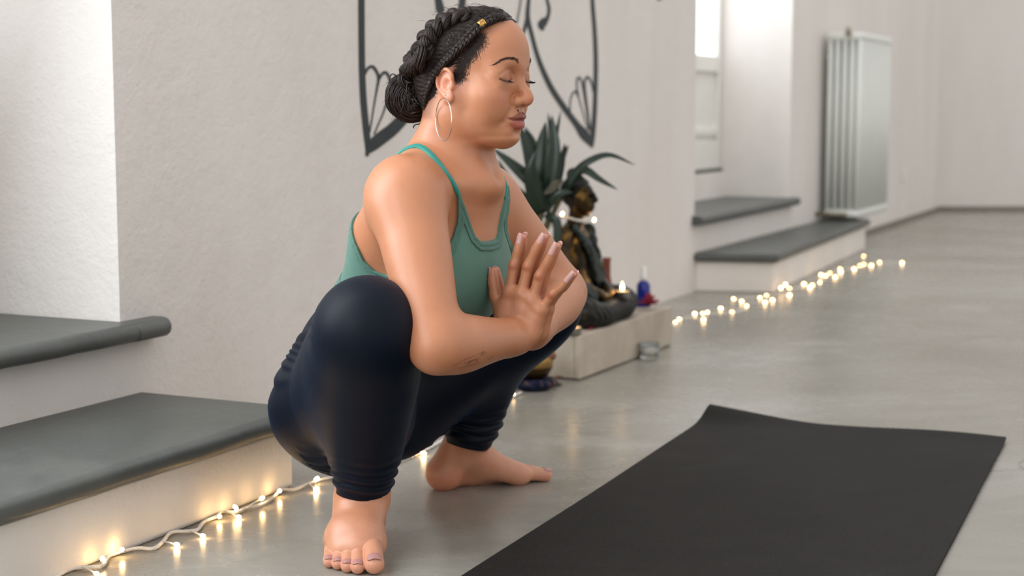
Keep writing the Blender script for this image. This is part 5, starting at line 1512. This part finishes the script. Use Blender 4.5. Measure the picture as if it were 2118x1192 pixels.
# ------------------------------------------------ hair
rng = random.Random(11); nrg = np.random.default_rng(11)
HEADF = Field([G_HEAD, G_NECK])
class Cap:
    lo = NP(HO) + NP((-0.16, -0.16, -0.11)); hi = NP(HO) + NP((0.14, 0.14, 0.15))
    def boxes(self): return [(self.lo, self.hi)]
    def thick(self, P):
        q = to_head(P)
        pd = poly_sd(q[..., 0], q[..., 2])
        return np.clip(-pd * 0.25 - 0.0008, -0.004, 0.0065), q
    def __call__(self, P, lo=None, hi=None, pad=0.03):
        if lo is None: lo, hi = P.reshape(-1, 3).min(0), P.reshape(-1, 3).max(0)
        d = HEADF(P, lo, hi, pad + 0.02); t_, q = self.thick(P)
        return d - t_ + 0.0007 * np.sin(q[..., 2] * 900 + q[..., 0] * 500 + 3 * np.sin(q[..., 0] * 160))
CAP = Cap()
class CapCut(Cap):
    def __call__(self, P, lo=None, hi=None, pad=0.03):
        d = Cap.__call__(self, P, lo, hi, pad); q = to_head(P)
        inset = 0.001 + 0.019 * np.clip((q[..., 0] + 0.005) / 0.02, 0, 1) * np.clip((0.094 - q[..., 2]) / 0.02, 0, 1)
        return np.maximum(d, poly_sd(q[..., 0], q[..., 2]) + inset)
V, Q = polygonize(CapCut(), 0.0018); V, Q = keep_largest(V, Q)
hair = link_mesh('hair', np_mesh('hair', relax(V, Q, 1, 0.3), Q), M_HAIR, person)
def cap_project(P, off=0.0, it=4):
    P = np.array([list(p) for p in P], np.float32) if not isinstance(P, np.ndarray) else P.astype(np.float32)
    for _ in range(it):
        d = CAP(P) - off; h = 0.001
        g = np.stack([CAP(P + np.eye(3, dtype=np.float32)[a] * h) - off - d for a in range(3)], 1) / h
        P = P - g * (d / ((g * g).sum(1) + 1e-6))[:, None]
    return P
def tubes_mesh(name, lines, parent, mat, seg=4, r=0.0004):
    """Many thin strands in one mesh; lines: (k, n, 3) arrays with the radius tapering at both ends."""
    VV = []; QQ = []; base = 0
    for L, rr in lines:
        L = np.asarray(L, float); n = len(L)
        T = np.gradient(L, axis=0); T /= np.linalg.norm(T, axis=1, keepdims=True) + 1e-12
        u = np.cross(T, [0.31, 0.77, 0.55]); u /= np.linalg.norm(u, axis=1, keepdims=True) + 1e-12
        w = np.cross(T, u)
        s = np.linspace(0, 1, n); tp = rr * np.minimum(1, np.minimum(s / 0.08 + 0.25, (1 - s) / 0.2 + 0.15))
        an = np.arange(seg) * 2 * math.pi / seg
        ring = L[:, None] + (u[:, None] * np.cos(an)[None, :, None] + w[:, None] * np.sin(an)[None, :, None]) * tp[:, None, None]
        VV.append(ring.reshape(-1, 3))
        i = np.arange(n - 1)[:, None]; k = np.arange(seg)[None]
        q = np.stack([i * seg + k, i * seg + (k + 1) % seg, (i + 1) * seg + (k + 1) % seg, (i + 1) * seg + k], -1).reshape(-1, 4)
        QQ.append(q + base); base += n * seg
    return link_mesh(name, np_mesh(name, np.concatenate(VV), np.concatenate(QQ)), mat, parent)
# fine combed strands over the scalp
def combed(n, zone, dirf, length, off, rad, steps=9):
    P = []
    while len(P) < n:
        x = rng.uniform(-0.10, 0.085); z = rng.uniform(-0.07, 0.12)
        if zone(x, z): P.append((x, z))
    X = np.array(P, np.float32); pd = poly_sd(X[:, 0], X[:, 1]); X = X[pd < -0.0005]
    S = np.stack([np.array(H3(x, -0.10 if rng.random() < 0.85 else 0.10, z)) for x, z in X]).astype(np.float32)
    S = cap_project(S, off, 12)
    pts = [S]
    for k in range(steps - 1):
        q = to_head(pts[-1]); D = dirf(q)
        Wd = D[:, :1] * NP(HF) + D[:, 1:2] * NP(HL) + D[:, 2:3] * NP(HU)
        pts.append(cap_project(pts[-1] + Wd * (length / steps), off + 0.0006 * math.sin(k), 2))
    A = np.stack(pts, 1)
    return [(A[i], rad * rng.uniform(0.7, 1.3)) for i in range(len(A))]
def nrm_(D): return D / (np.linalg.norm(D, axis=1, keepdims=True) + 1e-9)
def dir_back(q):
    tgt = np.array([-0.115, 0.0, -0.02], np.float32)
    D = nrm_(tgt - q); up = np.clip((q[:, 0] - 0.0) / 0.06, 0, 1) * 0.35
    D[:, 2] += up + 0.15 * np.sin(q[:, 0] * 90 + q[:, 2] * 60); D += nrg.normal(0, 0.10, D.shape)
    return nrm_(D)
lines = combed(4200, lambda x, z: True, dir_back, 0.050, 0.0003, 0.00032, 11)
lines += combed(750, lambda x, z: x > -0.01 and z < 0.09, dir_back, 0.024, 0.0004, 0.00024, 7)
# soft baby hair along the hairline
edge_pts = [(0.070, 0.084), (0.062, 0.068), (0.052, 0.054), (0.042, 0.041), (0.031, 0.027), (0.0235, 0.010), (0.0195, 0.002), (0.0150, -0.001)]
ep = catmull(edge_pts, 160)
S = []; Dv = []
for x, z in ep:
    for _ in range(9):
        S.append(H3(x + rng.uniform(-0.004, 0.004), -0.09, z + rng.uniform(-0.004, 0.004)))
        Dv.append((rng.uniform(-0.9, 0.35), 0, rng.uniform(-0.35, 0.75)))
S = np.array([list(p) for p in S], np.float32); S = NP(HO) + (S - NP(HO)) * 0.8
S = project(HEADF, S, 8, maxstep=0.03); cur = S; pts = [S]
Dv = np.array(Dv, np.float32)
for k in range(6):
    Dv[:, 2] += nrg.normal(0, 0.35, len(Dv)); Dv[:, 0] += nrg.normal(-0.10, 0.25, len(Dv)); Dn = nrm_(Dv)
    cur = project(HEADF, cur + (Dn[:, :1] * NP(HF) + Dn[:, 2:3] * NP(HU)) * 0.0026, 2) ; pts.append(cur)
A = np.stack(pts, 1); lines += [(A[i], 0.00022) for i in range(len(A))]
tubes_mesh('combed_hair', lines, hair, M_HAIR)

def braid(path, R0, period, name, amp=0.85, ribbon=0.75, strands=9, off=0.6, taper=None):
    """Three-strand plait along surface points; every strand is a bundle of thinner tubes."""
    path = np.array(path, float); m = len(path)
    n = 150
    c = np.array(catmull(path, n)); T = np.gradient(c, axis=0); ds = np.linalg.norm(T, axis=1); s = np.concatenate([[0], np.cumsum(ds[:-1])]); T /= ds[:, None]
    Nn = c - np.array(list(HO)); Nn -= T * (Nn * T).sum(1, keepdims=True); Nn /= np.linalg.norm(Nn, axis=1, keepdims=True)
    B = np.cross(T, Nn)
    tp = np.ones(n) if taper is None else np.interp(np.linspace(0, 1, n), *taper)
    out = []
    for k in range(3):
        ph = s / period * 2 * math.pi + k * 2 * math.pi / 3
        ctr = c + Nn * (off * R0 * tp)[:, None] + B * (amp * R0 * np.sin(ph) * tp)[:, None] + Nn * (0.42 * R0 * np.sin(2 * ph) * tp)[:, None]
        t2 = np.gradient(ctr, axis=0); t2 /= np.linalg.norm(t2, axis=1, keepdims=True)
        u = Nn - t2 * (Nn * t2).sum(1, keepdims=True); u /= np.linalg.norm(u, axis=1, keepdims=True); w = np.cross(t2, u)
        out.append((ctr, R0 * 0.50))
        for q in range(strands):
            a = 2 * math.pi * q / strands + rng.uniform(-0.2, 0.2); tw = s / period * 0.8 + a; jr = R0 * rng.uniform(0.44, 0.56)
            out.append((ctr + (u * np.cos(tw)[:, None] * 0.8 + w * np.sin(tw)[:, None]) * (jr * tp)[:, None], R0 * (rng.uniform(0.13, 0.2) if strands < 12 else rng.uniform(0.05, 0.11))))
    o = tubes_mesh(name, out, hair, M_HAIR, 6)
    return o, c, T, Nn
def cap_hits(px):
    out = []
    for p in px:
        h = hit(CAP, p[0], p[1])
        if h is not None: out.append(list(h))
    return out
pathA = cap_hits([(1044, 40), (1030, 38), (1014, 43), (997, 53), (982, 66), (966, 84), (948, 103), (930, 121), (914, 138), (901, 154), (893, 170)])
pathA += [list(H3(-0.052, -0.058, -0.030)), list(H3(-0.060, -0.048, -0.050))]
bA, cA, tA, nA = braid(pathA, 0.0058, 0.021, 'thin_braid', strands=6, taper=([0, 0.15, 0.8, 1], [0.55, 0.9, 1, 0.7]))
pathB = cap_hits([(972, 33), (952, 36), (930, 44), (909, 58), (893, 77), (882, 100), (876, 122)])
pathB += [list(H3(-0.092, -0.034, 0.018)), list(H3(-0.098, -0.030, 0.000)), list(H3(-0.100, -0.024, -0.018))]
braid(pathB, 0.0155, 0.052, 'thick_braid', amp=0.80, strands=34, off=0.30, taper=([0, 0.2, 0.6, 1], [0.55, 0.85, 1.1, 1.0]))
# gold bead on the thin braid
i = int(np.argmin([abs((1059 + 3250 * p[0] / p[1]) - 997) for p in cA]))
ax = Vector(tA[i]); nn = Vector(nA[i]); bb = ax.cross(nn); ctr = Vector(cA[i]) + nn * 0.0040
bm = bmesh.new(); rings = []
for l in (-0.0056, -0.0050, 0.0050, 0.0056):
    rr = 0.0066 if abs(l) < 0.0053 else 0.0061
    rings.append([bm.verts.new(ctr + ax * l + (nn * math.cos(2 * math.pi * k / 20) + bb * math.sin(2 * math.pi * k / 20)) * rr) for k in range(20)])
for a, b in zip(rings[:-1], rings[1:]):
    for k in range(20): bm.faces.new((a[k], a[(k + 1) % 20], b[(k + 1) % 20], b[k]))
bead = obj('hair_bead', bm, M_GOLD, hair); bead['label'] = 'small gold bead on the thin braid'
bm = bmesh.new()
for sl in (-0.0025, 0.0, 0.0025):                                   # its engraved dark square
    pass
sq = [(-0.0030, -0.42), (0.0030, -0.42), (0.0030, 0.42), (-0.0030, 0.42)]
view = (CAMP - ctr).normalized(); a0 = math.atan2(view.dot(bb), view.dot(nn))
add_tube(bm, [ctr + ax * l + (nn * math.cos(a0 + a) + bb * math.sin(a0 + a)) * 0.0067 for l, a in sq], 0.0005, 5, closed=True)
obj('engraving', bm, M_STUD, bead)
# low bun: coils of hair round an axis that points out to the side
bc = H3(-0.110, -0.008, -0.028); ax = (HL * -0.62 + HF * 0.62 - HU * 0.10).normalized(); e1 = (-HF - ax * (-HF).dot(ax)).normalized(); e2 = ax.cross(e1)
lines = []
core = ell(bc, (0.034, 0.034, 0.036), None)
bm = bmesh.new(); bmesh.ops.create_icosphere(bm, subdivisions=4, radius=0.0365, matrix=Matrix.Translation(bc)); bun = obj('bun', bm, M_HAIR, hair)
for k in range(620):
    h = rng.uniform(-0.95, 0.95); RR = 0.0395 * rng.uniform(0.93, 1.03)
    rad = RR * math.sqrt(max(0.02, 1 - h * h)); a0 = rng.uniform(0, 2 * math.pi); da = rng.uniform(1.2, 3.2)
    wob = rng.uniform(-0.18, 0.18); L = []
    for q in range(18):
        a = a0 + da * q / 17; hh = h + wob * math.sin(a + k) * 0.3
        rr = rad * (1 + 0.05 * math.sin(3 * a + k))
        L.append(list(bc + ax * (hh * RR) + (e1 * math.cos(a) + e2 * math.sin(a)) * rr))
    lines.append((np.array(L), rng.choice([0.0004, 0.0006, 0.0009, 0.0013])))
for k in range(34):                                                  # lead-in from the nape and the braid
    s0 = H3(-0.085 + rng.uniform(-0.01, 0.015), -0.045 + rng.uniform(-0.012, 0.02), rng.uniform(-0.055, 0.0))
    s1 = bc + ax * 0.030 + e1 * rng.uniform(-0.02, 0.02) + e2 * rng.uniform(-0.03, 0.03)
    s2 = bc + e1 * 0.038 + e2 * rng.uniform(-0.02, 0.02)
    lines.append((np.array(catmull([list(s0), list(lerp(s0, s1, 0.6) + ax * 0.006), list(s1), list(s2)], 16)), rng.choice([0.0006, 0.0010, 0.0014])))
# curl and loose ends
P_ = lambda x, y, yy: list(at_y(x, y, yy))
yb = bc.y - 0.02
lines.append((np.array(catmull([P_(874, 236, yb), P_(873, 247, yb), P_(868, 256, yb), P_(859, 258, yb), P_(855, 263, yb), P_(857, 266, yb)], 24)), 0.0011))
lines.append((np.array(catmull([P_(806, 172, yb), P_(806, 160, yb), P_(812, 153, yb), P_(819, 157, yb), P_(819, 163, yb), P_(814, 165, yb)], 24)), 0.0010))
lines.append((np.array(catmull([P_(838, 196, yb - .03), P_(836, 212, yb - .03), P_(832, 224, yb - .03), P_(828, 232, yb - .03)], 16)), 0.0006))
for k in range(60):
    a = rng.uniform(0, 2 * math.pi); d0 = e1 * math.cos(a) + e2 * math.sin(a); p = bc + d0 * 0.038 + ax * rng.uniform(-0.02, 0.02)
    tn = e1 * -math.sin(a) + e2 * math.cos(a)
    lines.append((np.array([list(p + (tn * q + d0 * rng.uniform(0.3, 0.9) * q * q * 30) * rng.choice([1, 1.0])) for q in np.linspace(0, rng.uniform(0.008, 0.022), 8)]), 0.00018))
tubes_mesh('coils', lines, bun, M_HAIR, 6)
# stray hairs along the crown
S = np.array([list(H3(rng.uniform(-0.09, 0.07), rng.uniform(-0.05, 0.05), 0.12)) for _ in range(130)], np.float32)
S = cap_project(S, 0.0, 8); out = []
for p in S:
    nv = Vector(p) - HO; nv.normalize(); d0 = (-HF + HL * rng.uniform(-1, 1)).normalized(); L = rng.uniform(0.008, 0.022)
    out.append((np.array([list(Vector(p) + d0 * L * q + nv * (0.25 * L * math.sin(q * 2.6))) for q in np.linspace(0, 1, 8)]), 0.00016))
tubes_mesh('stray_hair', out, hair, M_HAIR, 3)
# ------------------------------------------------ brows and lashes
BROW = [(0.0185, 0.0240), (0.0270, 0.0280), (0.0370, 0.0295), (0.0460, 0.0270), (0.0540, 0.0205)]
def face_pts(yz, s): return [(on_face(s * y, z), s * y, z) for y, z in yz]
for s in (-1, 1):
    out = []
    cs = catmull(BROW, 60)
    for k in range(170):
        u = rng.random(); i = min(58, int(u * 59)); y, z = cs[i]
        wd = 0.0030 * (1 - 0.70 * u) + 0.0004
        z2 = z + rng.uniform(-wd, wd); y2 = y + rng.uniform(-0.001, 0.001)
        dy = cs[i + 1][0] - cs[i][0]; dz = cs[i + 1][1] - cs[i][1]; l = math.hypot(dy, dz)
        dy, dz = dy / l, dz / l + 0.55 * (1 - u) - 0.25 * (z2 - z) / wd
        L = rng.uniform(0.004, 0.0075); pts = []
        for q in (0, 0.5, 1):
            pts.append((y2 + dy * L * q, z2 + dz * L * q * (1 - 0.3 * q)))
        f3 = [H3(on_face(s * a, b, 0.10, 0.04) + 0.0003 + 0.0004 * q, s * a, b) for q, (a, b) in enumerate(pts)]
        out.append((np.array([list(p) for p in f3]), 0.00017))
    o = tubes_mesh('eyebrow', out, person, M_HAIR, 4)
    out = []
    lc = catmull(LASH, 60)
    for k in range(110):
        u = rng.uniform(0.30, 1.0); i = min(58, int(u * 59)); y, z = lc[i]
        x = on_face(s * y, z, 0.10, 0.04) + 0.0002
        L = 0.0062 + 0.0030 * u; spread = (y - 0.031) * 12
        p0 = Vector((x, s * y, z)); d1 = Vector((0.85, s * spread * 0.35, -0.45)).normalized(); d2 = Vector((0.55, s * spread * 0.5, 0.45))
        L3 = [p0, p0 + d1 * L * 0.5, p0 + d1 * L * 0.85 + d2 * L * 0.12, p0 + d1 * L * 1.05 + d2 * L * 0.38]
        out.append((np.array([list(H3(*p)) for p in L3]), 0.00019))
    for dz in (0.0, -0.0004): out.append((np.array([list(H3(on_face(s * y, z + dz, 0.10, 0.03) - 0.0001, s * y, z + dz)) for y, z in catmull(LASH, 24)[4:]]), 0.0005))
    tubes_mesh('eyelashes', out, person, M_STUD, 4)
# ------------------------------------------------ jewellery
h = hit(HEADF, 1071, 229)
bm = bmesh.new(); bmesh.ops.create_uvsphere(bm, u_segments=16, v_segments=10, radius=0.0016, matrix=Matrix.Translation(h))
o = obj('lip_stud', bm, M_STUD, person); o['label'] = 'tiny black stud above the lip'
lobe = QR(0.0035, -0.026, 0.0060)
hd = Vector((0.42, -0.907, 0)); cc = lobe - Z * 0.0325 - HL * 0.016 - hd * 0.002
bm = bmesh.new(); add_tube(bm, [cc + (hd * math.sin(a) + Z * math.cos(a)) * 0.0325 for a in np.linspace(0, 2 * math.pi, 65)[:-1]], 0.00085, 10, closed=True)
o = obj('hoop_earring', bm, M_SILVER, person); o['label'] = 'large thin silver hoop earring'
h = hit(BODY, 921, 197)
if h is not None:
    bm = bmesh.new(); bmesh.ops.create_uvsphere(bm, u_segments=12, v_segments=8, radius=0.0008, matrix=Matrix.Translation(h)); obj('ear_piercing', bm, M_STUD, person)
print('hair', _t.time() - _t0)
